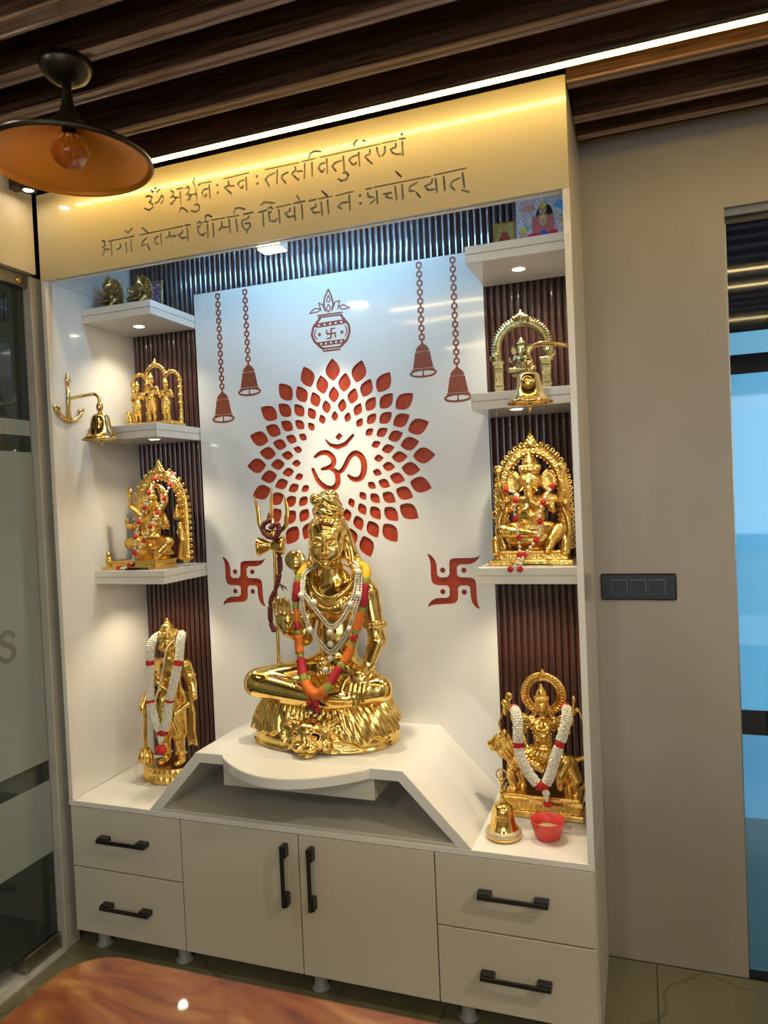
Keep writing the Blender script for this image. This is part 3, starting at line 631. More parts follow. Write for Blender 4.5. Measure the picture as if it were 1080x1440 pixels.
plate_with_holes('header_panel',[(0.0,2.3745),(1.80,2.3745),(1.80,2.672),(.0,2.672)],holes,0,.009,['header_laminate','laminate_edge'],fm)
tag(fr('letter_backing',(.22,.0093,2.39),(1.56,.0115,2.65),'mirror_steel',fm,0),'silvery backing seen through the cut Devanagari lettering')
# vertical front stiles beside the header (the side panel edges run up to it)
# fluted back wall
fp=thing('fluted_back_panel','dark reddish-brown vertically fluted wood panel lining the back of the shrine','panel',(.018,.468,.545))
fr('backing_board',(0,-.006,0),(1.764,0,2.10),'ceiling_dark',fp,0)
bm=bmesh.new(); n=6; wfl=.0225; pts=[(-wfl/2+.0008,0)]+[(math.cos(PI-PI*i/8)*(wfl/2-.0008),-math.sin(PI*i/8)*.010) for i in range(1,8)]+[(wfl/2-.0008,0)]
prism(bm,pts,'z',0,2.10)
me=bpy.data.meshes.new('flute'); bm.to_mesh(me); bm.free(); me.materials.append(MATS['fluted_wood'])
for p in me.polygons: p.use_smooth=abs(p.normal.z)<.5 and len(p.vertices)==4 and p.area>.02 and p.area<.2
nf=int(1.764/wfl)
for i in range(nf):
    x=wfl*(i+.5)+.004
    o=bpy.data.objects.new('flute',me); COL.objects.link(o); o.parent=fp; o.location=(x,-.006,0)
    
# ---------------------------------------------------- white art panel
AP=thing('art_panel','glossy white wall panel with red lotus-petal mandala, bells and swastika cut-outs','panel',(0,0,0))
YF=.440
groups={}  # name -> list of loop lists
def raster(fn,lo,hi,h=.001):
    f=Flat(lo,hi,h); fn(f); return [thin(l) for l in f.loops()]
CX,CZ=.905,1.709
petals=[]
def petal(ang,r0,r1,wd):
    L=r1-r0; pr=[]
    n=14
    for i in range(n+1):
        t=i/n; # base(0) to tip(1): rounded with a small point at each end
        u=(t-.47)/(.47 if t<.47 else .53); w=wd*.53*(max(0,1-abs(u)**(1.9 if u<0 else 1.7))**(.86 if u<0 else .95))
        pr.append((r0+L*t,w))
    side=[(r,w) for r,w in pr]; out=[]
    ca,sa=math.cos(ang),math.sin(ang)
    sw_=.006*math.sin(ang)  # slight sweep of the tip
    for r,w in side: out.append((CX+ca*r-sa*(w),CZ+sa*r+ca*(w)))
    for r,w in side[-2:0:-1]: out.append((CX+ca*r-sa*(-w),CZ+sa*r+ca*(-w)))
    return out
for ringi,(r0,r1,wd,off) in enumerate(((.293,.375,.054,0),(.252,.322,.046,.5),(.214,.273,.039,0),(.179,.228,.032,.5),(.146,.183,.025,0))):
    for k in range(20): petals.append(petal(PI/2+2*PI*(k+off)/20,r0,r1,wd))
def f_om(f):
    def sm(P,Wd):
        n=60; Q=smooth_path([(p[0],0,p[1]) for p in P],n); k=len(Wd)-1
        f.stroke([(q.x,q.z) for q in Q],[float(np.interp(i/(n-1)*k,range(k+1),Wd))*1.13 for i in range(n)])
    sm(OM[0],[.0055,.008,.009,.009,.009,.008,.005]); sm(OM[1],[.006,.008,.0095,.0095,.0095,.0088,.0078,.0058]); sm(OM[2],[.006,.008,.008,.0085,.009,.010,.0105,.010,.009,.0075,.005])
om=raster(f_om,(.77,1.57),(1.05,1.77))
cres=raster(lambda f:f.stroke(OM[3],[.002,.006,.0095,.008,.006]),(.83,1.73),(1.01,1.82))
dia=[[(CX+.013+.015*a,1.797+.015*b) for a,b in ((1,.1),(.1,1),(-1,-.1),(-.1,-1))]]
def poly_smooth(p,it=1):
    for _ in range(it):
        q=[]
        for a,b in zip(p,p[1:]+p[:1]): q+= [(a[0]*.8+b[0]*.2,a[1]*.8+b[1]*.2),(a[0]*.2+b[0]*.8,a[1]*.2+b[1]*.8)]
        p=q
    return p
def circ(c,r,n=14): return [(c[0]+r*math.cos(2*PI*i/n),c[1]+r*math.sin(2*PI*i/n)) for i in range(n)]
swl=[[poly_smooth(SWA[0])]+[circ(c,.0095) for c in SWA[1]]]
dx=1.325-.490+.0
swl.append([[(x+dx,z) for x,z in l] for l in swl[0]])
# bells and chains
def bell_draw(f,cx,ztop):
    z=ztop; 
    f.stroke([(cx,z),(cx,z-.010)],.006)
    # dome
    for i in range(9):
        t=i/8; hw=.012+.014*math.sin(t*PI/2); f.stroke([(cx-hw+.004,z-.004-.018*t),(cx+hw-.004,z-.004-.018*t)],.003)
    # body
    for i in range(24):
        t=i/23; hw=.027+.0095*t**1.2; zz=z-.029-.052*t; f.stroke([(cx-hw+.002,zz),(cx+hw-.002,zz)],.0025)
    f.stroke([(cx-.040,z-.0875),(cx+.040,z-.0875)],.0022)
    n=26; P=[(cx+.047*math.cos(2*PI*i/n),z-.101+.0125*math.sin(2*PI*i/n)) for i in range(n+1)]
    f.stroke(P,.0034)
    f.stroke([(cx,z-.090),(cx,z-.112)],.0022); f.stroke([(cx,z-.112),(cx,z-.1125)],.005)
def chain_draw(f,cx,z0,z1):
    n=max(1,round((z1-z0)/.0315)); p=(z1-z0)/n
    for i in range(n):
        c=z1-p*(i+.42); w,h=.0085,.0088
        R=[(cx-w,c-h+.004),(cx-w,c+h-.004),(cx-w+.003,c+h),(cx+w-.003,c+h),(cx+w,c+h-.004),(cx+w,c-h+.004),(cx+w-.003,c-h),(cx-w+.003,c-h),(cx-w,c-h+.004)]
        f.stroke(R,.0030); f.stroke([(cx,c-h-.004),(cx,c-h-p+2*h+.004)],.0032)
bells=[(.436,2.000),(.556,2.094),(1.249,2.098),(1.370,2.002)]
bl=[raster(lambda f,b=b:bell_draw(f,b[0],b[1]),(b[0]-.06,b[1]-.13),(b[0]+.06,b[1]+.02)) for b in bells]
cl=[raster(lambda f,b=b:chain_draw(f,b[0],b[1]+.006,2.386),(b[0]-.02,b[1]-.02),(b[0]+.02,2.391)) for b in bells]
def kal(f):
    for i,s in enumerate(KAL):
        w=.0016
        if i in (0,1): w=.0024
        if i in (10,11): w=.0034
        if i in (8,9,12,13): w=.0022
        if i>=16: w=.0022
        f.stroke(s,w*1.3)
    f.stroke(KALB[0],.0085); f.stroke(KALB[1],.0078)
    for c in KALB[2]: f.stroke([c,(c[0]+.0003,c[1])],.0068)
    for l in KALB[3:]:
        for c in l: f.stroke([c,(c[0]+.0003,c[1])],.0046,cut=True)
ka=raster(kal,(.80,2.10),(1.0,2.36),.0008)
allh=petals+om+cres+dia+[l for s in swl for l in s]
plate_with_holes('panel_face',[(.328,.544),(1.472,.544),(1.472,2.392),(.328,2.392)],allh,YF,YF+.008,['glass_white','art_red'],AP)
box('panel_core',(.329,YF+.0095,.545),(1.471,.4515,2.391),'laminate',AP)
def red(nm,loops,m='art_red',lab=None,y0=YF+.0075,y1=YF+.0093):
    o=inlay(nm,loops,y0,y1,m,AP)
    if lab: tag(o,lab)
    return o
def grow(l,g=.0006):
    cx=sum(p[0] for p in l)/len(l); cz=sum(p[1] for p in l)/len(l)
    return [(p[0]+(p[0]-cx)*g/.02,p[1]+(p[1]-cz)*g/.02) for p in l]
for p in petals: red('petal',[grow(p)],y0=YF+.006,y1=YF+.009)
red('om_symbol',om,y0=YF+.006,y1=YF+.009); red('om_crescent',cres,y0=YF+.006,y1=YF+.009); red('om_dot',dia,y0=YF+.006,y1=YF+.009)
for s in swl: red('swastika_emblem',s,y0=YF+.006,y1=YF+.009)
for b,c in zip(bl,cl):
    red('bell_emblem',b,'art_brown',y0=YF-.0008,y1=YF); red('chain_emblem',c,'art_brown',y0=YF-.0008,y1=YF)
red('kalash_emblem',ka,'art_brown',y0=YF-.0008,y1=YF)

# ---------------------------------------------------- base cabinets
def handle(parent,c,L,vert=False):
    t=[]
    bm=bmesh.new()
    a,b=(2,0) if vert else (0,2)
    def B(u0,u1,v0,v1,y0,y1):
        lo=[0,y0,0];hi=[0,y1,0]; lo[a]=u0;hi[a]=u1;lo[b]=v0;hi[b]=v1
        bx(bm,[c[i]+lo[i] for i in range(3)],[c[i]+hi[i] for i in range(3)],.0012)
    B(-L/2,L/2,-.0085,.0045,-.032,-.025)
    B(-L/2,-L/2+.040,-.0085,.0085,-.026,0); B(L/2-.040,L/2,-.0085,.0085,-.026,0)
    return fin(bm,'handle','black_metal',parent)
G=.0018
def carcass(t,x0,x1,z0=.078,z1=.523):
    fr('carcass',(x0+.001,.02,z0),(x1-.001,.455,z1),'laminate_edge',t,0)
def legs(t,xs):
    for x in xs:
        for y in (.06,.40):
            bm=bmesh.new(); lathe(bm,[(.030,0),(.030,.008),(.021,.012),(.021,.070),(.028,.078)],(x,y,0),20); fin(bm,'leg','leg_plastic',t)
for x0,x1,lab in ((.004,.4638,'left two-drawer base cabinet under the standing statue'),(1.345,1.782,'right two-drawer base cabinet under the red bowl')):
    t=thing('drawer_cabinet',lab,'cabinet',(0,0,0)); carcass(t,x0,x1)
    for z0,z1 in ((.3075,.523),(.0735,.3060)):
        xe=x1 if x1<1 else 1.7975
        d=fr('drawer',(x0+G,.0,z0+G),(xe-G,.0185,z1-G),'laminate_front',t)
        cx=(x0+x1)/2; 
        handle(d,(.236 if x1<1 else 1.574,0,.424 if z0>.2 else .189),.20)
    legs(t,(x0+.07,x1-.05))
t=thing('door_cabinet','middle base cabinet with two white doors and upright black handles','cabinet',(0,0,0)); carcass(t,.4638,1.345)
for x0,x1,hx in ((.4638,.9008,.858),(.9008,1.345,.950)):
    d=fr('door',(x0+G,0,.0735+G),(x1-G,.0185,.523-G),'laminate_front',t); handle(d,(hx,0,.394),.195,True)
legs(t,(.93,))
# worktop
wt=fr('worktop',(.0,-.001,.5235),(1.80,.462,.5425),'laminate',None); tag(wt,'long cream laminate worktop over the drawers','worktop')
# trapezoid plinth with rounded shelf
pl=thing('stepped_plinth','white laminate plinth with sloping sides and rounded front under the big statue','plinth',(0,0,.543))
def outline(): 
    o=[(.345,0),(.540,.2105),(1.258,.2105),(1.460,0),(1.418,0),(1.2445,.178),(.5545,.178),(.389,0)]
    return o
bm=bmesh.new(); prism(bm,[(x,z+.0005) for x,z in outline()],'y',.0,.4385); bmesh.ops.bevel(bm,geom=[e for e in bm.edges],offset=.0008,segments=1,affect='EDGES'); fin(bm,'sloped_board','laminate',pl)
arc=[(.640,.012)]+[(.640+.515*(i/28),.0-.138*math.sin(PI*i/28)**.85) for i in range(0,29)]+[(1.155,.012)]
bm=bmesh.new(); prism(bm,arc,'z',.1785,.2103); bmesh.ops.bevel(bm,geom=[e for e in bm.edges if abs(e.verts[0].co.z-e.verts[1].co.z)<1e-6],offset=.002,segments=2,affect='EDGES'); fin(bm,'rounded_shelf','laminate',pl)
fr('drawer_box',(.636,.010,.108),(1.162,.40,.1775),'laminate_front',pl)
fr('bottom_board',(.389,.001,.0),(1.418,.42,.010),'laminate_edge',pl)
# ---------------------------------------------------- shelves
def shelf(x0,x1,z,lab,lx,ly,pw=2.6):
    t=thing('corner_shelf',lab,'shelf',(x0,.17,z),'corner shelves on both sides of the shrine')
    w_=x1-x0
    fr('upper_board',(0,0,.0265),(w_,.280,.0505),'laminate',t); fr('lower_board',(.0006,.0012,0),(w_-.0006,.279,.0242),'laminate',t)
    fr('shadow_gap',(.003,.004,.024),(w_-.003,.28,.027),'laminate_edge',t,0)
    if lx:
        bm=bmesh.new(); lathe(bm,[(.0,-.0032),(.016,-.003),(.019,.0)],(lx-x0,ly-.17,0),18); fin(bm,'spotlight','spot_disc',t)
        bm=bmesh.new(); lathe(bm,[(.019,-.0005),(.020,-.004),(.025,-.003),(.026,0)],(lx-x0,ly-.17,0),18,cap=False); fin(bm,'spotlight_ring','fixture_white',t)
        spot((lx,ly,z-.008),(lx,ly+.02,z-1),pw,125,.8,(1,.86,.62),.016)
XL0,XL1,XR0,XR1=.0185,.3255,1.4725,1.7815
shelf(XL0,XL1,2.261,'top left corner shelf holding two small dark brass idols',.172,.30,5)
shelf(XL0,XL1,1.822,'middle left corner shelf under the brass trio with triple arch',.26,.24,5)
shelf(XL0,XL1,1.289,'lower left corner shelf holding the garlanded seated brass deity',.20,.27,5)
shelf(XR0,XR1,2.268,'top right corner shelf holding framed colour pictures',.1+1.515,.295,5)
shelf(XR0,XR1,1.822,'middle right corner shelf holding the arch with tiny idol',1.605,.21,5)
shelf(XR0,XR1,1.289,'lower right corner shelf under the elephant-headed brass deity',1.60,.27,5)
# header fixture
t=thing('header_spotlight','small white box spotlight under the lettered header','light',(.872,.070,2.372))
bm=bmesh.new(); bx(bm,(-.042,-.03,0),(.042,.03,.05),.003); fin(bm,'housing','fixture_white',t)
bm=bmesh.new(); bx(bm,(-.038,-.026,-.003),(.038,.026,.0),.001); fin(bm,'diffuser','spot_disc',t)
spot((.90,.105,2.36),(.913,.46,1.74),12,42,.9,(1,.90,.70),.02)
spot((.92,.105,2.36),(.93,.22,1.1),30,62,.8,(1,.86,.60),.03)
t=thing('tube_light','cool white tube lamp fixed behind the lettered header','light',(.55,.045,2.60))
bm=bmesh.new(); tube(bm,[(0,0,0),(.7,0,0)],.012,12); fin(bm,'tube','led_cool',t,True)
bm=bmesh.new(); bx(bm,(-.02,-.018,.012),(.72,.018,.045)); fin(bm,'batten','fixture_white',t)

# ================================================================== PENDANT LAMP
t=thing('pendant_lamp','wide-brimmed copper-lined pendant lamp hanging at the top left','lamp',(.683,-.590,2.648))
bm=bmesh.new(); lathe(bm,[(.0,-.052),(.016,-.052),(.030,-.047),(.050,-.034),(.060,-.016),(.062,.0)],seg=32); fin(bm,'canopy','bronze_black',t)
bm=bmesh.new(); lathe(bm,[(.011,-.10),(.011,-.05)],seg=16); fin(bm,'stem','bronze_black',t)
ZS=-.235
outer=[(.012,ZS+.165),(.013,ZS+.145),(.018,ZS+.122),(.027,ZS+.103),(.045,ZS+.085),(.077,ZS+.064),(.12,ZS+.042),(.158,ZS+.021),(.186,ZS+.008),(.191,ZS+.003),(.192,ZS-.004),(.187,ZS-.009)]
bm=bmesh.new(); lathe(bm,outer,seg=72,cap=False); fin(bm,'shade','bronze_black',t)
inner=[(.187,ZS-.009),(.180,ZS-.002)]
for i in range(25):
    u=i/24; r=.180-.146*u; z=ZS-.001+.074*u**1.15; inner+=[(r,z),(r-.0035,z+.0032)]
inner+=[(.022,ZS+.088),(.0,ZS+.092)]
bm=bmesh.new(); lathe(bm,inner,seg=72,cap=False)
for f in bm.faces: f.normal_flip()
o=fin(bm,'shade_lining','copper_in',t); tag(o,'ribbed copper-coloured inner lining')
bm=bmesh.new(); lathe(bm,[(.0,ZS+.09),(.017,ZS+.088),(.017,ZS+.065),(.014,ZS+.06)],seg=20); fin(bm,'bulb_socket','bronze_black',t)
bm=bmesh.new(); lathe(bm,[(.0,ZS-.016),(.022,ZS-.012),(.037,ZS+.0),(.044,ZS+.018),(.041,ZS+.036),(.027,ZS+.054),(.014,ZS+.066)],seg=28,cap=False); fin(bm,'bulb','bulb_glass',t)
bm=bmesh.new(); 
for k in range(6):
    a=k*PI/3; tube(bm,[(.004*math.cos(a),.004*math.sin(a),ZS+.06),(.014*math.cos(a),.014*math.sin(a),ZS+.02)],.0008,5)
fin(bm,'filament','brass_bell',t)

# ================================================================== TABLE in the foreground
def rrect(x0,y0,x1,y1,r,n=8):
    P=[]
    for cx,cy,a0 in ((x1-r,y1-r,0),(x0+r,y1-r,PI/2),(x0+r,y0+r,PI),(x1-r,y0+r,1.5*PI)):
        P+=[(cx+r*math.cos(a0+PI/2*i/n),cy+r*math.sin(a0+PI/2*i/n)) for i in range(n+1)]
    return P
m,n,b=nt('table_burl'); L=n.links
tc=node(n,'ShaderNodeTexCoord'); mp=node(n,'ShaderNodeMapping'); mp.inputs['Scale'].default_value=(1.6,3.2,1); mp.inputs['Rotation'].default_value=(0,0,.5); L.new(tc.outputs['Object'],mp.inputs[0])
t1=node(n,'ShaderNodeTexNoise'); t1.inputs['Scale'].default_value=2.6; t1.inputs['Detail'].default_value=5; t1.inputs['Distortion'].default_value=2.5; L.new(mp.outputs[0],t1.inputs['Vector'])
r=node(n,'ShaderNodeValToRGB'); cr=r.color_ramp; cr.elements[0].position=.30; cr.elements[0].color=(.10,.022,.006,1); cr.elements[1].position=.72; cr.elements[1].color=(.52,.25,.06,1)
e=cr.elements.new(.45); e.color=(.27,.06,.010,1); e=cr.elements.new(.58); e.color=(.36,.12,.022,1)
L.new(t1.outputs['Fac'],r.inputs[0]); L.new(r.outputs[0],b.inputs['Base Color']); b.inputs['Roughness'].default_value=.28; b.inputs['Coat Weight'].default_value=.4
MATS['table_burl']=m
simple('table_edge',(.20,.05,.012),.3,coat=.3)
tb=thing('table','glossy orange-brown marbled table corner in the foreground','table',(0,0,0))
bm=bmesh.new(); prism(bm,rrect(.935,-1.85,2.75,-.945,.10),'z',.728,.750)
bmesh.ops.bevel(bm,geom=[e for e in bm.edges if abs(e.verts[0].co.z-.75)<1e-5 and abs(e.verts[1].co.z-.75)<1e-5],offset=.010,segments=3,affect='EDGES'); fin(bm,'tabletop','table_burl',tb)
bm=bmesh.new(); prism(bm,rrect(.955,-1.83,2.73,-.965,.09),'z',.700,.728); fin(bm,'apron','table_edge',tb)
for x in (1.05,2.63):
    for y in (-1.74,-1.06):
        bm=bmesh.new(); tube(bm,[(x,y,0),(x,y,.70)],[.018,.026],16); fin(bm,'leg','table_edge',tb)

# ================================================================== WALL BELLS
def bell_body(bm,c,R,H,mi=0):
    prof=[(.0,0),(R*.18,-.0),(R*.36,-H*.06),(R*.46,-H*.16),(R*.50,-H*.35),(R*.55,-H*.55),(R*.66,-H*.74),(R*.84,-H*.90),(R,-H),(R*.97,-H*1.02),(R*.80,-H*.90),(R*.6,-H*.7),(R*.44,-H*.3),(R*.3,-H*.1),(.0,-H*.06)]
    lathe(bm,prof,c,40,mi,cap=False)
def wall_bell(bx_,by,zt,R,H,wallx,ya,za,label,flip,clap=.02):
    t=thing('wall_bell',label,'bell',(bx_,by,zt),'brass bells on wall brackets')
    bm=bmesh.new(); bell_body(bm,(0,0,0),R,H); fin(bm,'bell_cup','brass_bell',t)
    bm=bmesh.new(); tube(bm,[(0,0,-H*.1),(0,0,-H*1.08)],.0022,8); ball(bm,(0,0,-H*1.10),.0075,12,8); tube(bm,[(0,0,-H*1.10),(0,0,-H*1.10-clap)],[.004,.0025],8); fin(bm,'clapper','brass_bell',t)
    bm=bmesh.new(); lathe(bm,[(.005,-.002),(.008,.003),(.0065,.008),(.011,.012),(.0125,.022),(.011,.032),(.008,.036)],(0,0,0),16); tube(bm,[(0,0,.03),(0,0,.042)],.005,8); fin(bm,'hanger','brass_bell',t)
    s=-1 if flip else 1
    P=smooth_path([(0,0,.040),(s*-.002,0,.056),(s*-.018,0,.068),(s*-.05,(ya-by)*.4,.070),((wallx-bx_),ya-by,za-zt)],16)
    bm=bmesh.new(); tube(bm,P,[.0062]*15+[.0045],10); fin(bm,'bracket_arm','brass_bell',t)
    return t
t=wall_bell(.178,.055,1.905,.066,.092,.019,.075,1.972,'brass bell on an anchor-shaped bracket on the left side panel',False)
# anchor mount (local frame of the bell thing)
bm=bmesh.new(); ox,oy,oz=.0225-.178,.078-.055,1.972-1.905
tube(bm,[(ox,oy,oz-.075),(ox,oy,oz+.060)],[.008,.006],10,flat=.6); lathe(bm,[(.006,0),(.009,.008),(.009,.020),(.005,.026),(.007,.032),(.0,.036)],(ox,oy,oz+.055),12)
P=smooth_path([(ox,oy-.068,oz-.040),(ox,oy-.045,oz-.062),(ox,oy,oz-.080),(ox,oy+.045,oz-.062),(ox,oy+.068,oz-.036)],17); tube(bm,P,[.002,.004,.006]+[.008]*11+[.006,.004,.002],10)
for s in (-1,1): tube(bm,[(ox,oy+s*.050,oz-.045),(ox,oy+s*.070,oz-.034),(ox,oy+s*.074,oz-.030)],[.012,.006,.001],8,flat=.4)
fin(bm,'anchor_mount','brass_bell',t)
t=wall_bell(1.668,.045,1.905,.064,.088,1.7805,.02,1.958,'brass bell on a curved arm in front of the small arched idol',True)
bm=bmesh.new(); ball(bm,(0,-.036,-.036),.016,10,8,(1,.5,1.2)); fin(bm,'bell_badge','gold_smooth',t)

# ================================================================== HAND BELL, BOWL
t=thing('hand_bell','golden hand bell with silvery rim band beside the red bowl','bell',(1.533,.105,.5427))
bm=bmesh.new(); lathe(bm,[(.0,.001),(.050,.001),(.0525,.004),(.0525,.012),(.049,.018),(.043,.026),(.037,.040),(.033,.060),(.031,.080),(.028,.090),(.020,.097),(.010,.101),(.0,.102)],seg=40); fin(bm,'bell_cup','gold_smooth',t)
bm=bmesh.new(); lathe(bm,[(.0535,.012),(.0525,.018),(.047,.0245),(.0435,.027)],seg=40,cap=False)
for i in range(40):
    a=2*PI*i/40; ball(bm,(.0495*math.cos(a),.0495*math.sin(a),.0205),.0032,6,4)
fin(bm,'rim_band','silver_band',t)
bm=bmesh.new(); lathe(bm,[(.009,.100),(.012,.104),(.006,.110),(.005,.125),(.009,.132),(.005,.139),(.0045,.16),(.008,.166),(.010,.172),(.005,.178),(.003,.20),(.0,.205)],seg=16); ring(bm,(0,0,.186),.0155,.0022,'y',20,6); fin(bm,'handle','gold_smooth',t)
bm=bmesh.new()
for k in range(9):
    a=-PI/2+(k-4)*.13; tube(bm,[(.0335*math.cos(a),.0335*math.sin(a),.055),(.0325*math.cos(a+.04),.0325*math.sin(a+.04),.072)],.0013,5)
fin(bm,'relief','gold_base',t)
bwl=thing('bowl','small red plastic bowl of rice grains','bowl',(1.660,.128,.5427))
bm=bmesh.new(); lathe(bm,[(.0,.001),(.030,.0),(.036,.004),(.044,.028),(.050,.052),(.0505,.055),(.048,.055),(.042,.030),(.034,.008),(.0,.006)],seg=40,cap=False); fin(bm,'bowl_body','red_plastic',bwl)
bm=bmesh.new(); lathe(bm,[(.038,.022),(.030,.030),(.014,.034),(.0,.035)],seg=24,cap=False)
for i in range(90):
    a=random.random()*6.28; r=random.random()**.5*.036; ball(bm,(r*math.cos(a),r*math.sin(a),.026+.008*(1-r/.036)+random.random()*.003),.0016,5,4,(1.8 if i%2 else 1,1.8 if i%2==0 else 1,.8))
o=fin(bm,'rice_grains','rice',None); o.location=(1.660,.128,.5427); tag(o,'loose rice grains heaped inside the small red bowl','rice',kind='stuff')

# ================================================================== PICTURES on top shelves
def picture(name,label,c,w,h,tilt,frame,colors,seed,figs,rz=0,fw=.006):
    t=thing(name,label,'picture',c,'small devotional pictures on the top shelves'); t.rotation_euler=(math.radians(-tilt),0,math.radians(rz))
    bm=bmesh.new()
    if fw>0:
        for lo,hi in (((-w/2,-.006,0),(-w/2+fw,.006,h)),((w/2-fw,-.006,0),(w/2,.006,h)),((-w/2+fw,-.006,0),(w/2-fw,.006,fw)),((-w/2+fw,-.006,h-fw),(w/2-fw,.006,h))): bx(bm,lo,hi,.0008)
        fin(bm,'frame',frame,t)
    else: bm.free()
    m,n,b=nt('print_'+str(seed)); L=n.links; tc=node(n,'ShaderNodeTexCoord')
    v=node(n,'ShaderNodeTexNoise'); v.inputs['Scale'].default_value=48; v.inputs['Detail'].default_value=3; v.inputs['Distortion'].default_value=1.6
    mp=node(n,'ShaderNodeMapping'); mp.inputs['Location'].default_value=(seed*3.1,seed,0); L.new(tc.outputs['Object'],mp.inputs[0]); L.new(mp.outputs[0],v.inputs['Vector'])
    r=node(n,'ShaderNodeValToRGB'); r.color_ramp.interpolation='LINEAR'
    k=len(colors); r.color_ramp.elements[0].color=(*colors[0],1); r.color_ramp.elements[0].position=.3; r.color_ramp.elements[1].color=(*colors[-1],1); r.color_ramp.elements[1].position=.7
    for i in range(1,k-1): e=r.color_ramp.elements.new(.3+.4*i/(k-1)); e.color=(*colors[i],1)
    L.new(v.outputs['Fac'],r.inputs[0]); L.new(r.outputs[0],b.inputs['Base Color']); b.inputs['Roughness'].default_value=.25
    bm=bmesh.new(); bx(bm,(-w/2+fw*.5,-.003,fw*.5),(w/2-fw*.5,.004,h-fw*.5)); o=fin(bm,'print',m,t)
    for i,(x,z,rx,rz_,colr) in enumerate(figs):
        nm='ink_%02d%02d%02d'%tuple(int(99*q) for q in colr)
        if nm not in MATS: simple(nm,colr,.3)
        bm=bmesh.new(); P=[(x+rx*math.cos(2*PI*q/14),z+rz_*math.sin(2*PI*q/14)) for q in range(14)]; prism(bm,P,'y',-.0034-.0001*i,-.0029); fin(bm,'printed_shape',nm,t)
    return t
def confetti(t,w,h,seed,n=150):
    rr=random.Random(seed); cols=[(.75,.80,.88),(.10,.30,.66),(.70,.10,.22),(.85,.65,.12),(.08,.42,.30),(.86,.84,.80),(.55,.20,.50),(.90,.45,.25)]
    for ci,c in enumerate(cols):
        nm='ink_bg_%d'%ci
        if nm not in MATS: simple(nm,c,.3)
        bm=bmesh.new()
        for _ in range(n//len(cols)):
            x=rr.uniform(-w/2+.008,w/2-.008); z=rr.uniform(.008,h-.01); a=rr.uniform(0,3.1); L=rr.uniform(.002,.0065); q=rr.uniform(.001,.0028); y=-.00310-rr.random()*.0002
            vs=[bm.verts.new((x+L*math.cos(u)*math.cos(a)-q*math.sin(u)*math.sin(a),y,z+L*math.cos(u)*math.sin(a)+q*math.sin(u)*math.cos(a))) for u in [2*PI*k/8 for k in range(8)]]
            f=bm.faces.new(vs)
            if f.normal.y>0: f.normal_flip()
        tag(fin(bm,'printed_pattern',nm,t),kind='stuff')
sk=(.62,.36,.22); 
picture('picture_frame','colourful devotional picture with three seated figures at the top right',(1.690,.335,2.3190),.170,.185,7,'art_red',[(.75,.80,.85),(.15,.35,.7),(.85,.82,.80),(.75,.25,.35),(.80,.82,.85),(.2,.5,.45),(.85,.7,.3)],3,
 [(0.005,.115,.027,.045,(.03,.02,.02)),(.0,.085,.036,.042,(.62,.16,.14)),(-.030,.045,.026,.022,(.70,.02,.05)),(.034,.045,.024,.024,(.70,.02,.07)),(.002,.05,.013,.024,(.05,.12,.55)),(.0,.14,.012,.016,sk),(0,.155,.014,.008,(.7,.5,.1)),(0,.105,.013,.018,sk),(.0,.018,.032,.014,(.72,.58,.08)),(-.052,.085,.009,.009,(.05,.5,.33)),(-.062,.06,.013,.018,sk),(-.060,.03,.014,.020,(.70,.5,.45)),(-.062,.082,.012,.008,(.7,.5,.1)),(.062,.065,.018,.022,(.76,.6,.55)),(.062,.03,.020,.020,(.75,.72,.62)),(.064,.095,.014,.009,(.7,.5,.1)),(-.045,.150,.020,.011,(.72,.3,.2)),(.055,.148,.020,.012,(.12,.4,.72)),(-.028,.10,.006,.022,(.62,.16,.14)),(.028,.10,.006,.022,(.62,.16,.14)),(0,.114,.011,.005,(.8,.6,.15)),(-.006,.142,.002,.0012,(.02,.01,.01)),(.006,.142,.002,.0012,(.02,.01,.01)),(0,.134,.003,.001,(.5,.02,.03)),(-.018,.035,.006,.005,(.8,.7,.2)),(.02,.038,.006,.005,(.8,.7,.2)),(.060,.058,.004,.014,(.70,.52,.46)),(.055,.070,.002,.0012,(.02,.01,.01)),(.068,.070,.002,.0012,(.02,.01,.01))],fw=0)
confetti(bpy.data.objects['picture_frame'],.170,.185,4,260)
picture('picture_frame','small gold-framed picture with a red seated figure at the top right',(1.580,.262,2.3190),.066,.088,5,'gold_smooth',[(.34,.27,.08),(.42,.34,.12),(.5,.4,.16)],5,
 [(0,.034,.018,.013,(.30,.03,.03)),(0,.048,.011,.014,(.33,.05,.03)),(0,.063,.006,.007,(.42,.18,.08)),(0,.070,.009,.004,(.35,.25,.05))],rz=4)
picture('picture_frame','dark framed colourful picture behind the two small idols at the top left',(.110,.430,2.3120),.165,.155,5,'gold_pale',[(.02,.03,.05),(.10,.2,.4),(.55,.1,.3),(.03,.05,.08),(.5,.3,.4),(.3,.45,.6)],9,[(-.03,.08,.02,.035,(.55,.2,.35)),(.03,.075,.025,.03,(.25,.12,.4))],rz=-4)
confetti(bpy.data.objects['picture_frame.002'],.165,.155,8,120)

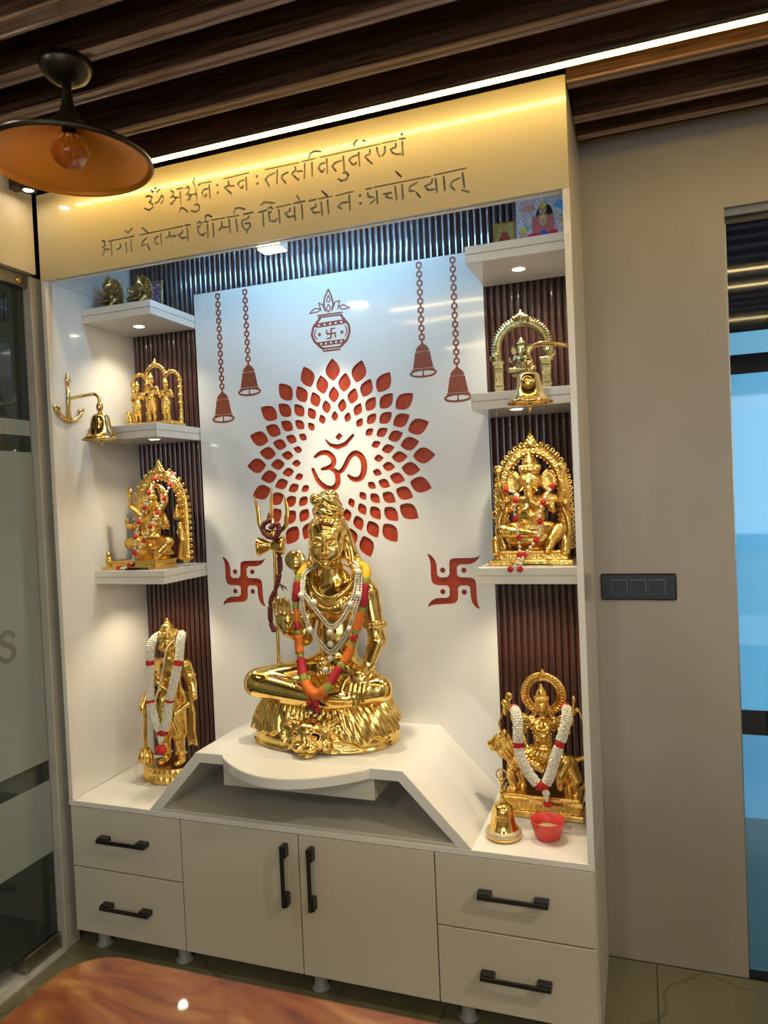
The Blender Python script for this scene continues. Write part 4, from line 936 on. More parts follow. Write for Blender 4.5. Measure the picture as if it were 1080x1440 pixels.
# ================================================================== GARLAND HELPERS
def ruffled(P,r,mat,parent,name,petals=9,step=.0030):
    """a section of a stringed flower garland: stacked ruffled discs along the path"""
    L=sum((b-a).length for a,b in zip(P,P[1:])); n=max(5,int(L/step)|1); Q=arclen(P,n)
    wh=(mat=='flower_white')
    if wh:
        # jasmine buds packed round the string
        bm=bmesh.new(); m_=max(3,int(L/.0062)); PQ,TT,NN=frames(arclen(P,m_)); tube(bm,[PQ[0],PQ[-1]] if m_<3 else PQ,r*.62,10)
        for i in range(m_):
            Bn=TT[i].cross(NN[i])
            for q in range(11):
                a=2*PI*(q+.5*(i%2))/11+random.uniform(-.12,.12); rr=r*.80*random.uniform(.92,1.06)
                ball(bm,PQ[i]+NN[i]*(math.cos(a)*rr)+Bn*(math.sin(a)*rr),.0042*random.uniform(.85,1.1),6,4)
        return fin(bm,name,mat,parent)
    R=[r*(1.0 if i%2==0 else (.78 if wh else .66))*(1+random.uniform(-.06,.06)) for i in range(n)]; R[0]*=.8;R[-1]*=.8
    bm=bmesh.new(); tube(bm,Q,R,petals*2,star=petals,stars=.20 if wh else .13)
    for v in bm.verts: v.co+=Vector((random.uniform(-1,1),random.uniform(-1,1),random.uniform(-1,1)))*(.0016 if wh else .0007)
    for f in bm.faces: f.smooth=False; return fin(bm,name,mat,parent)
def garland(name,label,cat,pts,secs,r,group=None,nP=260,step=.0033):
    t=thing(name,label,cat,pts[0],group); P=arclen(smooth_path(pts,nP),nP); o=Vector(pts[0]); P=[p-o for p in P]
    tot=sum(s[0] for s in secs); a=0
    for s in secs:
        b=a+s[0]/tot; i0=int(a*(nP-1)); i1=max(i0+3,int(round(b*(nP-1))))
        ruffled(P[i0:min(i1+1,nP)],s[2] if len(s)>2 else r,s[1],t,'flower_section',step=step); a=b
    return t
def beads(bm,P,r,pitch,off=Vector((0,0,0)),seg=7,rings=5):
    L=sum((b-a).length for a,b in zip(P,P[1:])); n=max(2,int(L/pitch)); 
    for p in arclen(P,n): ball(bm,p+off,r,seg,rings)

# ================================================================== THE BIG SEATED STATUE
st=thing('statue','large polished golden statue of a seated meditating deity with topknot on the plinth','statue',(.905,.235,.7545))
SO=Vector((-.905,-.235,-.7545))
V=Vol((.60,.02,.86),(1.22,.42,1.63),.0026)
# torso
V.ell((.957,.275,1.215),(.100,.068,.080),.02); V.ell((.950,.272,1.10),(.074,.058,.105),.02); V.ell((.935,.27,.985),(.112,.088,.060),.03)
V.ell((.985,.235,1.215),(.042,.030,.036),.03); V.ell((.918,.235,1.215),(.042,.030,.036),.03)
V.path([(.862,.275,1.262),(.955,.285,1.285),(1.065,.272,1.255)],[.036,.034,.038],.03)
V.path([(.952,.28,1.27),(.943,.262,1.35)],[.046,.038],.02)
# arms
V.path([(1.073,.272,1.240),(1.100,.262,1.090)],[.036,.030],.014); V.path([(1.100,.262,1.090),(1.090,.178,1.010)],[.030,.019],.010)
V.path([(.860,.272,1.245),(.834,.250,1.092)],[.035,.028],.014); V.path([(.834,.250,1.092),(.802,.184,1.128)],[.028,.019],.010)
# resting hand with hanging fingers
V.path([(1.090,.178,1.010),(1.086,.140,1.000)],[.019,.018],.008); V.ell((1.082,.124,.985),(.031,.018,.032),.008)
for i,(x,L) in enumerate(((1.058,.056),(1.074,.066),(1.090,.064),(1.105,.052))):
    V.path([(x,.113,.975),(x-.001,.098,.955),(x-.002,.096,.978-L)],[.0088,.0082,.0062],.0012)
V.path([(1.054,.128,.998),(1.038,.110,.980),(1.032,.100,.958)],[.010,.009,.0068],.003)
# raised palm
V.ell((.798,.170,1.164),(.033,.014,.034),.008); V.ell((.816,.158,1.148),(.013,.010,.020),.006)
for x,L,dx in ((.772,.044,-.002),(.787,.058,-.001),(.802,.062,.001),(.817,.052,.002)):
    V.path([(x,.169,1.184),(x+dx,.167,1.184+L*.6),(x+dx*1.5,.160,1.184+L)],[.0082,.0078,.0062],.001)
V.path([(.826,.162,1.152),(.840,.152,1.172),(.845,.147,1.196)],[.0105,.0092,.0068],.003)
# legs
V.path([(.895,.262,.968),(.702,.150,.957)],[.064,.048],.02); V.path([(.702,.150,.950),(.930,.108,.928)],[.045,.034],.012)
V.path([(.975,.262,.965),(1.130,.172,.950)],[.062,.045],.02); V.path([(1.130,.165,.946),(.975,.120,.912)],[.042,.032],.012)
V.ell((1.010,.100,.934),(.062,.024,.020),.010); V.path([(1.06,.10,.938),(1.085,.10,.936)],[.012,.009],.006)
V.ell((.915,.240,.905),(.235,.150,.034),.012)
# tiger-skin loin cloth: combed hair lines
V.disp(lambda X,Y,Z:.0016*np.sin(420*X+160*Z+6*np.sin(60*X))*(Z<1.04-.9*np.abs(X-.93)),(.80,.10,.94),(1.08,.36,1.06))
# head, turned a little toward the viewer
HC=(.938,.252,1.425); HA=math.radians(12)
def F(dx,dy,dz): return (HC[0]+dx*math.cos(HA)-dy*math.sin(HA),HC[1]+dx*math.sin(HA)+dy*math.cos(HA),HC[2]+dz)
hr=(0,0,12)
V.ell(F(0,0,0),(.060,.068,.084),.006,rot=hr); V.ell(F(0,.010,.028),(.066,.070,.062),.010,rot=hr); V.ell(F(0,-.024,-.050),(.043,.038,.032),.016,rot=hr); V.ell(F(0,-.052,-.073),(.017,.014,.013),.012,rot=hr)
for s in (-1,1):
    V.ell(F(s*.031,-.042,-.028),(.024,.020,.030),.014,rot=hr)
    V.ell(F(s*.025,-.064,-.004),(.017,.010,.010),.003,cut=True,rot=hr)
    V.ell(F(s*.025,-.055,-.005),(.0155,.0105,.0085),.002,rot=hr)
    V.path([F(s*.010,-.064,-.008),F(s*.024,-.0665,-.0095),F(s*.040,-.054,-.007)],.0014,.0008)
    V.path([F(s*.009,-.069,.012),F(s*.024,-.066,.019),F(s*.044,-.050,.012)],[.003,.0034,.0022],.002)
    V.ell(F(s*.0085,-.071,-.036),(.007,.007,.006),.004,rot=hr)
    # ears and rings
    V.ell(F(s*.062,.004,-.012),(.009,.016,.026),.004,rot=hr); V.ell(F(s*.064,-.004,-.012),(.005,.009,.016),.002,cut=True,rot=hr); V.path([F(s*.061,.002,-.030),F(s*.062,-.002,-.055)],[.007,.008],.004)
    V.tor(F(s*.064,-.006,-.070),.013,.0036,'y',.002); V.ell(F(s*.064,-.008,-.084),.006,.002)
V.path([F(0,-.064,.012),F(0,-.078,-.018),F(0,-.084,-.032)],[.005,.0068,.0092],.004)
V.path([F(-.017,-.066,-.0515),F(-.007,-.0735,-.0480),F(0,-.0735,-.0495),F(.007,-.0735,-.0480),F(.017,-.066,-.0515)],[.0022,.0038,.0034,.0038,.0022],.002)
V.path([F(-.013,-.066,-.0575),F(0,-.073,-.0605),F(.013,-.066,-.0575)],[.0025,.0048,.0025],.002)
V.path([F(-.018,-.070,-.0545),F(0,-.078,-.0548),F(.018,-.070,-.0545)],.0011,.0006,cut=True)
V.ell(F(0,-.070,.020),(.0028,.003,.010),.001)
V.path([F(-.018,-.064,.030),F(0,-.067,.031),F(.018,-.064,.030)],.0012,.0006); V.path([F(-.018,-.062,.037),F(0,-.065,.038),F(.018,-.062,.037)],.0012,.0006)
# hair: cap, band of beads, coiled topknot, long locks
V.ell(F(0,.014,.040),(.069,.073,.056),.004,rot=hr); V.ell(F(0,-.055,.016),(.050,.030,.028),.010,cut=False,rot=hr) if False else None
V.disp(lambda X,Y,Z:.0013*np.sin(44*np.arctan2(Y-HC[1]-.01,X-HC[0])),(.86,.215,1.462),(1.02,.34,1.500))
V.tor((.941,.262,1.497),.050,.006,'z',.003)
for k in range(22):
    a=2*PI*k/22; V.ell((.941+.054*math.cos(a),.262+.052*math.sin(a),1.4975),.0062,.001)
V.ell((.942,.262,1.527),(.053,.050,.034),.006); V.ell((.940,.258,1.562),(.044,.042,.036),.006); V.ell((.948,.258,1.584),(.028,.028,.018),.006)
V.disp(lambda X,Y,Z:.0024*np.sin(2*np.arctan2(Y-.258,X-.941)*3+(Z-1.5)*260),(.88,.20,1.508),(1.0,.32,1.61))
V.ell((.914,.218,1.569),(.019,.014,.020),.003); V.ell((.914,.207,1.566),(.004,.005,.005),.002)
for s in (-1,1): V.ell((.914+s*.007,.206,1.572),(.003,.003,.0018),.001)
V.tor((.914,.216,1.572),.0185,.0022,'y',.001)
for s,x0,x1,x2 in ((-1,.884,.872,.862),(1,.997,1.016,1.040)):
    V.path([(x0,.280,1.450),(x0+s*.004,.290,1.40),(x1,.290,1.355),(x2,.283,1.305)],[.016,.024,.026,.020],.008)
    V.disp(lambda X,Y,Z:.0020*np.sin(330*X+60*Z),(min(x0,x2)-.03,.24,1.29),(max(x0,x2)+.03,.33,1.45))
for s,xx in ((-1,.872),(1,1.028)):
    for q in range(3):
        V.path([(xx-s*.004+s*.012*q,.262,1.335),(xx+s*(.006+.014*q),.246,1.312),(xx+s*(.004+.018*q),.238,1.290)],[.008,.008,.004],.003)
# cobra rising at the shoulder, its body worn round the neck
V.ell((.812,.250,1.363),(.040,.010,.036),.004); V.ell((.812,.240,1.388),(.013,.014,.011),.004); V.ell((.812,.244,1.355),(.012,.008,.028),.003)
V.disp(lambda X,Y,Z:.0009*np.sin(500*Z)*(abs(X-.812)<.012),(.79,.22,1.31),(.83,.26,1.40))
V.path([(.812,.254,1.345),(.817,.262,1.310),(.834,.268,1.286),(.865,.250,1.296)],[.014,.013,.013,.013],.004)
nk=smooth_path([(.872,.250,1.318),(.886,.222,1.275),(.920,.202,1.245),(.957,.196,1.236),(.995,.200,1.247),(1.028,.222,1.280),(1.040,.25,1.318)],18)
V.path([tuple(p) for p in nk],.0095,.002)
nk2=smooth_path([(.868,.240,1.290),(.890,.208,1.245),(.925,.192,1.215),(.962,.188,1.205),(1.000,.192,1.217),(1.036,.214,1.25),(1.052,.245,1.295)],18)
V.path([tuple(p) for p in nk2],.0045,.002)
for p in arclen(nk2,26): V.ell(tuple(p+Vector((0,-.004,0))),.0058,.001)
# armlet and bracelets
for dz in (-.006,.006):
    V.tor((1.0915,.265,1.142+dz),.034,.0062,'z',.001)
    for k in range(18): V.ell((1.0915+.037*math.cos(2*PI*k/18),.265+.037*math.sin(2*PI*k/18),1.142+dz),.0058,.001)
for k in range(14):
    a=2*PI*k/14; V.ell((1.091+.023*math.cos(a),.181+.019*math.sin(a),1.013+.006*math.sin(a)),.0058,.001)
    V.ell((.8035+.022*math.cos(a),.188+.017*math.sin(a),1.126-.008*math.sin(a)),.0052,.001)
V.tor((.846,.262,1.165),.033,.0060,'z',.002)
o=V.mesh('body','gold_big',st); o.location=SO; del V
# pedestal: pelt-covered mound with the lion head
V=Vol((.60,.01,.745),(1.22,.44,.915),.0026)
def mound(X,Y,Z):
    zn=np.clip((Z-.755)/.14,0,1.3); rx=.268-.055*zn**2.2; ry=.180-.035*zn**2.2
    x=(X-.907)/rx; y=(Y-.243)/ry; th=np.arctan2(Y-.243,X-.907)
    rho=(np.abs(x)**2.3+np.abs(y)**2.3)**(1/2.3)
    d=(rho-1)*np.minimum(rx,ry)
    ze=.797+.012*np.sin(5*th+1)+.010*np.sin(11*th)+.006*np.sin(23*th)
    pelt=1/(1+np.exp(-np.clip((Z-ze)/.0012,-30,30)))
    fur=.0042*np.abs(np.sin(19*th+14*(Z-.8)*np.sin(3*th)+1.5*np.sin(7*th)))+.0018*np.sin(64*th+90*Z)
    d=d+.009-pelt*(.009+fur)-.004*np.exp(-((Z-.760)/.006)**2)
    return np.maximum(np.maximum(d,Z-.8975),.7545-Z)
V.put(mound,(.63,.05,.75),(1.19,.43,.90),.001)
lx,lz,K=.922,.802,1.22
def lp(dx,y,dz): return (lx+dx*K,.10+(y-.10)*K,lz+dz*K)
def lr(r): return [q*K for q in r]
V.ell(lp(0,.098,.006),lr((.060,.054,.046)),.006); V.ell(lp(0,.078,.026),lr((.036,.036,.024)),.012); V.ell(lp(0,.066,-.018),lr((.036,.028,.022)),.010); V.ell(lp(0,.062,-.036),lr((.024,.024,.008)),.005)
V.ell(lp(-.016,.050,-.014),lr((.019,.018,.014)),.005); V.ell(lp(.016,.050,-.014),lr((.019,.018,.014)),.005)
V.ell(lp(0,.038,.000),lr((.011,.009,.007)),.003); V.path([lp(0,.058,.026),lp(0,.042,.004)],[.012,.009],.006)
V.path([lp(-.034,.052,-.030),lp(-.014,.034,-.026),lp(0,.030,-.020),lp(.014,.034,-.026),lp(.034,.052,-.030)],.0026,.001,cut=True)
for s in (-1,1):
    V.ell(lp(s*.025,.056,.014),lr((.014,.010,.011)),.002,cut=True); V.ell(lp(s*.025,.053,.013),lr((.0100,.009,.0080)),.001); V.path([lp(s*.014,.046,.016),lp(s*.025,.041,.020),lp(s*.036,.048,.015)],.0016,.001)
    V.path([lp(s*.009,.050,.026),lp(s*.026,.051,.031),lp(s*.042,.064,.020)],[.005,.007,.003],.003); V.path([lp(s*.012,.050,.002),lp(s*.026,.053,.001),lp(s*.038,.064,.004)],[.002,.0035,.002],.002)
    V.ell(lp(s*.050,.084,.040),lr((.016,.012,.016)),.004); V.ell(lp(s*.050,.070,.041),lr((.008,.008,.008)),.001,cut=True)
    V.ell(lp(s*.048,.080,-.014),lr((.016,.020,.022)),.006)
    for q in range(4): V.path([lp(s*.012,.031,-.012-.004*q),lp(s*.030,.042,-.010-.006*q)],.0009,.0006)
V.disp(lambda X,Y,Z:.0016*np.sin(26*np.arctan2(Z-lz,X-lx))*(np.clip((np.hypot(X-lx,Z-lz)-.066)/.010,0,1)),(lx-.105,.03,.756),(lx+.105,.17,.88))
o=V.mesh('pelt_pedestal','gold_base',st); o.location=SO; tag(o,'golden mound draped with a fur pelt and a lion head'); del V
# --- trident with hourglass drum
tr=thing('trident','tall golden trident with hourglass drum standing behind the raised hand','trident',(.722,.262,.7538)); TO=Vector((-.722,-.262,-.7538))
def tl(L): return [Vector(p)+TO for p in L]
bm=bmesh.new(); tube(bm,tl([(.722,.262,.7545),(.722,.262,.98),(.726,.262,1.40),(.724,.262,1.51)]),.0062,12); ball(bm,Vector((.725,.262,1.452))+TO,.013,14,8); fin(bm,'shaft','gold_smooth',tr)
def blade(pts,rad):
    bm=bmesh.new(); tube(bm,[p for p in smooth_path(tl(pts),22)],[np.interp(i/21,*rad) for i in range(22)],10,flat=.45); fin(bm,'prong','gold_smooth',tr)
blade([(.722,.262,1.47),(.721,.262,1.525),(.724,.262,1.575),(.727,.262,1.625)],((0,.12,.35,.6,.85,1),(.006,.006,.0135,.010,.005,.0008)))
blade([(.724,.262,1.462),(.695,.262,1.466),(.673,.262,1.485),(.669,.262,1.53),(.662,.262,1.565),(.657,.262,1.594)],((0,.2,.55,.8,1),(.008,.008,.0085,.006,.0008)))
blade([(.724,.262,1.462),(.752,.262,1.466),(.776,.262,1.486),(.784,.262,1.53),(.780,.262,1.565),(.773,.262,1.594)],((0,.2,.55,.8,1),(.008,.008,.0085,.006,.0008)))
bm=bmesh.new(); lathe(bm,[(.0,-.048),(.030,-.048),(.034,-.044),(.032,-.036),(.022,-.016),(.014,-.003),(.014,.003),(.022,.016),(.032,.036),(.034,.044),(.030,.048),(.0,.048)],seg=30)
o=fin(bm,'drum','gold_smooth',tr); o.location=Vector((.722,.244,1.414))+TO; o.rotation_euler=(0,PI/2,math.radians(18))
# rudraksha string looped over the trident
rm=thing('bead_garland','string of dark red seeds looped over the trident and hanging down','garland',(.728,.24,1.46)); RO=Vector((-.728,-.24,-1.46))
rp=smooth_path([Vector(p)+RO for p in [(.726,.240,1.505),(.702,.238,1.492),(.698,.238,1.470),(.716,.238,1.448),(.745,.238,1.446),(.760,.238,1.466),(.755,.238,1.492),(.732,.236,1.480)]],60)
bm=bmesh.new()
for p in arclen(rp,20): ball(bm,p,.0105,9,6,(1,1,.8))
fin(bm,'seed_loop','rudraksha',rm)
rq=smooth_path([Vector(p)+RO for p in [(.744,.246,1.44),(.750,.246,1.40),(.755,.244,1.345),(.748,.242,1.30),(.735,.240,1.262),(.716,.240,1.225),(.710,.240,1.18),(.712,.240,1.14),(.722,.238,1.118)]],120)
bm=bmesh.new()
for i,p in enumerate(arclen(rq,34)): ball(bm,p,.0105 if i%6 else .0078,9,6,(1,1,.72))
fin(bm,'seed_strand','rudraksha',rm)
bm=bmesh.new()
for k in range(9): tube(bm,[Vector((.745,.238,1.286))+RO,Vector((.762+.004*math.cos(k*.9),.236+.004*math.sin(k*.9),1.276))+RO,Vector((.776+.006*math.cos(k*.8),.234+.006*math.sin(k),1.262+.006*math.sin(k*1.3)))+RO],[.003,.0022,.0008],5)
fin(bm,'tassel','rudraksha',rm)
# --- big flower garland
GP=[(.905,.300,1.335),(.866,.270,1.340),(.846,.222,1.318),(.840,.196,1.270),(.838,.186,1.215),(.844,.176,1.172),(.851,.168,1.128),(.858,.158,1.078),(.880,.128,1.021),(.902,.096,.985),(.930,.078,.955),(.961,.070,.946),(.992,.076,.970),(1.012,.106,1.012),(1.040,.142,1.061),(1.056,.160,1.114),(1.070,.176,1.169),(1.083,.190,1.230),(1.086,.208,1.285),(1.075,.245,1.330),(1.03,.29,1.340)]
garland('flower_garland','thick marigold and rose garland in orange, yellow and crimson round the statue','garland',GP,
 [(2,'flower_yellow'),(1.6,'flower_yellow'),(.8,'flower_green'),(2.0,'flower_crimson'),(.7,'flower_green',.013),(1.5,'flower_orange',.012),(.8,'flower_crimson',.013),(.5,'flower_green',.013),(2.0,'flower_orange'),(.5,'flower_green',.013),(2.0,'flower_crimson'),(.7,'flower_green'),(3.2,'flower_orange',.019),(.8,'flower_green'),(1.9,'flower_crimson'),(.5,'flower_green'),(1.9,'flower_orange'),(.5,'flower_green',.013),(.7,'flower_crimson',.014),(.5,'flower_green',.013),(1.8,'flower_orange'),(.6,'flower_green',.013),(2.3,'flower_crimson'),(.6,'flower_green'),(1.5,'flower_yellow'),(1.8,'flower_yellow')],.0165)
t=thing('flower_pendant','dark red flower tassel hanging below the big garland','tassel',(.945,.062,.925))
for dx,dz,m_ in ((-.012,0,'flower_crimson'),(.012,-.004,'flower_crimson'),(0,-.016,'rudraksha'),(-.016,-.018,'rudraksha'),(.014,-.022,'flower_crimson')):
    bm=bmesh.new(); ball(bm,(dx,0,dz),.0105,12,8); fin(bm,'flower_bud',m_,t)
bm=bmesh.new(); tube(bm,[(0,.004,.025),(0,0,0)],.0015,6); fin(bm,'string','thread_cream',t)
# --- pearl necklaces
def pearls(label,pts,big,loc):
    t=thing('pearl_necklace',label,'necklace',loc); o=-Vector(loc); P=smooth_path([Vector(p)+o for p in pts],160)
    for k,dxy in enumerate((-.0048,.0048)):
        pp=[]
        for i,p in enumerate(P):
            T=(P[min(i+1,159)]-P[max(i-1,0)]).normalized(); nrm=T.cross(Vector((0,1,0))).normalized(); pp.append(p+nrm*dxy)
        bm=bmesh.new(); beads(bm,pp,.0043,.0085); fin(bm,'pearl_strand','pearl',t)
    for b in big:
        bm=bmesh.new(); ball(bm,Vector(b)+o,.0112,14,10); fin(bm,'large_pearl','pearl',t)
pearls('short double pearl necklace meeting at the statue\'s chest',[(.885,.262,1.345),(.862,.215,1.318),(.864,.190,1.268),(.885,.186,1.238),(.905,.182,1.212),(.933,.186,1.175),(.960,.190,1.145),(.995,.186,1.158),(1.020,.182,1.188),(1.042,.184,1.225),(1.056,.195,1.270),(1.050,.232,1.335),(1.02,.27,1.35)],[(.911,.176,1.228),(1.042,.176,1.222),(.963,.180,1.127)],(.96,.19,1.14))
pearls('long double pearl necklace with big pearls reaching the statue\'s belly',[(.862,.205,1.300),(.866,.180,1.246),(.870,.182,1.188),(.890,.190,1.130),(.922,.198,1.082),(.952,.204,1.055),(.995,.198,1.090),(1.032,.188,1.146),(1.060,.176,1.209),(1.074,.180,1.253),(1.070,.205,1.31)],[(.868,.170,1.252),(.890,.180,1.134),(.956,.196,1.084),(.954,.196,1.036),(.945,.170,1.002),(1.036,.178,1.140),(1.076,.165,1.256),(1.066,.200,1.326)],(.952,.20,1.05))

# ================================================================== SMALLER IDOLS
class Tr:
    """normalised figure space -> volume space"""
    def __init__(s,V,c,k): s.V=V;s.c=c;s.k=k
    def p(s,q): return (s.c[0]+q[0]*s.k,s.c[1]+q[1]*s.k,s.c[2]+q[2]*s.k)
    def ell(s,c,r,k=.03,cut=False,rot=None): s.V.ell(s.p(c),[x*s.k for x in r] if hasattr(r,'__len__') else r*s.k,k*s.k,cut,rot)
    def path(s,P,r,k=.02,cut=False): s.V.path([s.p(q) for q in P],[x*s.k for x in r] if hasattr(r,'__len__') else r*s.k,k*s.k,cut)
    def tor(s,c,R,r,ax='y',k=.01,sx=1): s.V.tor(s.p(c),R*s.k,r*s.k,ax,k*s.k,sx)
def face(T,c,r):
    x,y,z=c; T.ell((x,y,z),(r,r*1.05,r*1.25),.01)
    T.path([(x,y-r*.98,z+r*.2),(x,y-r*1.22,z-r*.25)],[r*.10,r*.17],.01); T.path([(x-r*.3,y-r*.92,z-r*.58),(x,y-r*1.05,z-r*.6),(x+r*.3,y-r*.92,z-r*.58)],r*.09,.005)
    for s in (-1,1):
        T.ell((x+s*r*.38,y-r*.92,z+r*.12),(r*.24,r*.14,r*.12),.006); T.path([(x+s*r*.15,y-r*.98,z+r*.36),(x+s*r*.4,y-r*.95,z+r*.46),(x+s*r*.68,y-r*.75,z+r*.36)],r*.06,.005)
        T.ell((x+s*r*1.0,y+.0,z),(r*.18,r*.2,r*.36),.01); T.tor((x+s*r*1.08,y-r*.1,z-r*.55),r*.2,r*.08)
def crown(T,c,r,h):
    x,y,z=c; T.tor((x,y,z),r*.95,r*.16,'z')
    T.path([(x,y,z),(x,y,z+h*.35),(x,y,z+h*.7),(x,y,z+h)],[r,r*.8,r*.42,r*.12],.01)
    for q in (.2,.42,.62): T.tor((x,y,z+h*q),r*(1-.75*q),r*.10,'z')
    for k in range(9): a=PI+PI*k/8; T.ell((x+r*math.cos(a),y+r*math.sin(a),z+r*.25),(r*.14,r*.14,r*.28),.005)
    T.ell((x,y,z+h),r*.16,.01)
def seated(T,elephant=False,raised=True):
    T.ell((0,.03,.12),(.21,.15,.11),.05); T.ell((0,.0,.28),(.17 if elephant else .125,.15 if elephant else .105,.15),.05); T.ell((0,.03,.44),(.165,.10,.09),.05)
    for s in (-1,1):
        T.path([(s*.10,.0,.12),(s*.33,-.10,.11)],[.10,.072],.03)
        if s<0: T.path([(s*.34,-.10,.10),(s*.02,-.20,.07)],[.08,.05],.02); T.ell((.06,-.22,.07),(.09,.045,.035),.02)
        else: T.path([(s*.33,-.11,.10),(s*.24,-.20,-.02),(s*.20,-.22,-.12)],[.08,.06,.045],.02); T.ell((.20,-.27,-.13),(.04,.08,.03),.02)
        T.path([(s*.16,.03,.48),(s*.25,.0,.33),(s*.24 if s>0 else s*.30,-.13,.34)],[.055,.045,.034],.02); T.ell((s*.245 if s>0 else s*.31,-.16,.37),(.036,.028,.055),.015)
        for k in range(4): T.path([((s*.245 if s>0 else s*.31)+(k-1.5)*.018,-.17,.40),((s*.245 if s>0 else s*.31)+(k-1.5)*.020,-.18,.455)],[.010,.008],.004)
        if raised:
            T.path([(s*.16,.05,.50),(s*.32,.04,.44),(s*.36,-.02,.60)],[.05,.04,.03],.02); T.ell((s*.36,-.03,.64),(.03,.025,.045),.01)
            T.path([(s*.36,-.03,.58),(s*.37,-.04,.82)],[.012,.012],.01); T.ell((s*.37,-.04,.82),(.05,.018,.055),.01)
        T.tor((s*.21,.015,.40),.052,.014,'z'); T.tor((s*.265,-.11,.335),.036,.012,'x')
    for k in range(15):
        a=PI+PI*k/14; T.ell((.14*math.cos(a),.02+.13*math.sin(a)*.7,.43+.10*math.sin(a)),.018,.006)
    for k in range(19):
        a=PI+PI*k/18; T.ell((.15*math.cos(a),-.02+.12*math.sin(a),.36+.17*math.sin(a)),.015,.006)
    T.tor((0,.0,.19),.16,.018,'z'); 
    T.V.disp(lambda X,Y,Z:.0007*np.sin(900*(X-T.c[0])+300*(Z-T.c[2])),T.p((-.36,-.2,.03)),T.p((.36,.1,.20)))
    if elephant:
        T.ell((0,-.02,.68),(.135,.125,.125),.03); T.ell((0,-.06,.62),(.10,.10,.10),.03)
        T.path([(0,-.13,.64),(.0,-.19,.53),(.02,-.21,.45),(.08,-.21,.40),(.15,-.20,.41),(.19,-.19,.46)],[.058,.048,.040,.034,.028,.022],.02)
        for k in range(7): T.tor((0,-.165-.006*k,.60-.025*k),.046-.002*k,.006,'z',.004)
        for s in (-1,1):
            T.ell((s*.20,.02,.67),(.095,.022,.125),.015); T.ell((s*.205,-.002,.66),(.06,.014,.085),.01,cut=True); T.path([(s*.06,-.13,.60),(s*.10,-.20,.555)],[.016,.008],.01)
            T.ell((s*.065,-.125,.70),(.026,.018,.018),.006); T.tor((s*.065,-.13,.70),.026,.006)
            for k in range(9): a=-PI/2+s*PI*k/8*1.0; T.ell((s*.20+.095*math.cos(a)*1.0,.0,.67+.125*math.sin(a)),.014,.004)
        crown(T,(0,-.01,.80),.115,.20)
    else:
        T.path([(0,.03,.48),(0,.02,.58)],[.05,.045],.02); face(T,(0,.0,.655),.082); crown(T,(0,.005,.735),.085,.21)
        for s in (-1,1): T.path([(s*.08,.03,.66),(s*.12,.04,.56),(s*.13,.03,.48)],[.03,.03,.02],.02)
def standing(T,arms=((-.12,-.02,.50),(.20,0,.52)),skirt=.0,mace=False,cr=True):
    for s in (-1,1):
        T.path([(s*.045,.0,.46),(s*.055,-.012,.25),(s*.06 ,.0,.06)],[.062,.042,.026],.02); T.ell((s*.065,-.03,.035),(.028,.055,.02),.01)
        T.tor((s*.058,0,.09),.032,.009,'z')
    T.ell((0,0,.46),(.095,.07,.07),.03); T.ell((0,0,.56),(.078,.055,.07),.03); T.ell((0,0,.66),(.112,.068,.075),.03)
    T.path([(-.11,.0,.70),(.11,.0,.70)],.042,.03); T.path([(0,0,.72),(0,0,.79)],.034,.02)
    # pleated dhoti
    T.path([(0,-.02,.48),(0,-.03,.34)],[.095,.085],.03); T.path([(-.05,-.02,.40),(-.06,-.02,.22)],[.06,.055],.02); T.path([(.05,-.02,.40),(.06,-.02,.24)],[.06,.055],.02)
    T.V.disp(lambda X,Y,Z:.0010*np.sin(700*(X-T.c[0])+150*(Z-T.c[2])),T.p((-.14,-.2,.2)),T.p((.14,.2,.50)))
    T.tor((0,0,.49),.088,.014,'z'); T.path([(0,-.10,.48),(0,-.11,.24)],[.022,.03],.01)
    for (hx,hy,hz),s in zip(arms,(-1,1)):
        T.path([(s*.13,.0,.69),(s*.165,.01,.57),(hx,hy,hz)],[.040,.032,.022],.02); T.ell((hx,hy,hz),(.024,.020,.030),.01); T.tor((s*.15,.005,.63),.036,.009,'z')
    for k in range(13): a=PI+PI*k/12; T.ell((.09*math.cos(a),-.01+.075*math.sin(a),.70+.09*math.sin(a)),.013,.005)
    face(T,(0,-.01,.845),.058)
    if cr: crown(T,(0,-.005,.90),.060,.11)
def arch_band(V,c,rx,rz,z0,band,depth,n,legs=True,fin_=True):
    """ornate halo arch: flat band with a fringe of little rings and a crest"""
    x0,y,zc=c; P=[]
    if legs: P+=[(x0-rx,y,z0),(x0-rx*1.0,y,zc)]
    P+=[(x0-rx*math.cos(PI*i/24),y,zc+rz*math.sin(PI*i/24)) for i in range(25)]
    if legs: P+=[(x0+rx,y,zc),(x0+rx,y,z0)]
    V.path(P,band,.003,flat=depth/band)
    L=arclen([Vector(p) for p in P],n)
    for i,p in enumerate(L):
        T=(L[min(i+1,n-1)]-L[max(i-1,0)]).normalized(); nr=Vector((-T.z,0,T.x)); 
        q=p+nr*(band+.0050); V.tor(tuple(q),.0060,.0022,'y',.0008); V.ell(tuple(q),.0024,.0005)
        q=p-nr*(band+.001); V.ell(tuple(q+Vector((0,-depth*.4,0))),.0030,.001)
        q=p; V.tor(tuple(q+Vector((0,-depth,0))),band*.5,.0016,'y',.0008); V.ell(tuple(q+Vector((0,-depth,0))),.0030,.0008)
    if fin_:
        t=zc+rz+band
        for k,(w_,n_) in enumerate(((.022,5),(.017,4),(.011,3),(.006,2),(.0,1))):
            for j in range(n_): V.ell((x0+(0 if n_==1 else -w_+2*w_*j/(n_-1)),y-.004,t+.0095*k-.006),(.0062,.0065,.0072),.0015)
        V.path([(x0,y,t),(x0,y,t+.048)],[.013,.002],.004)
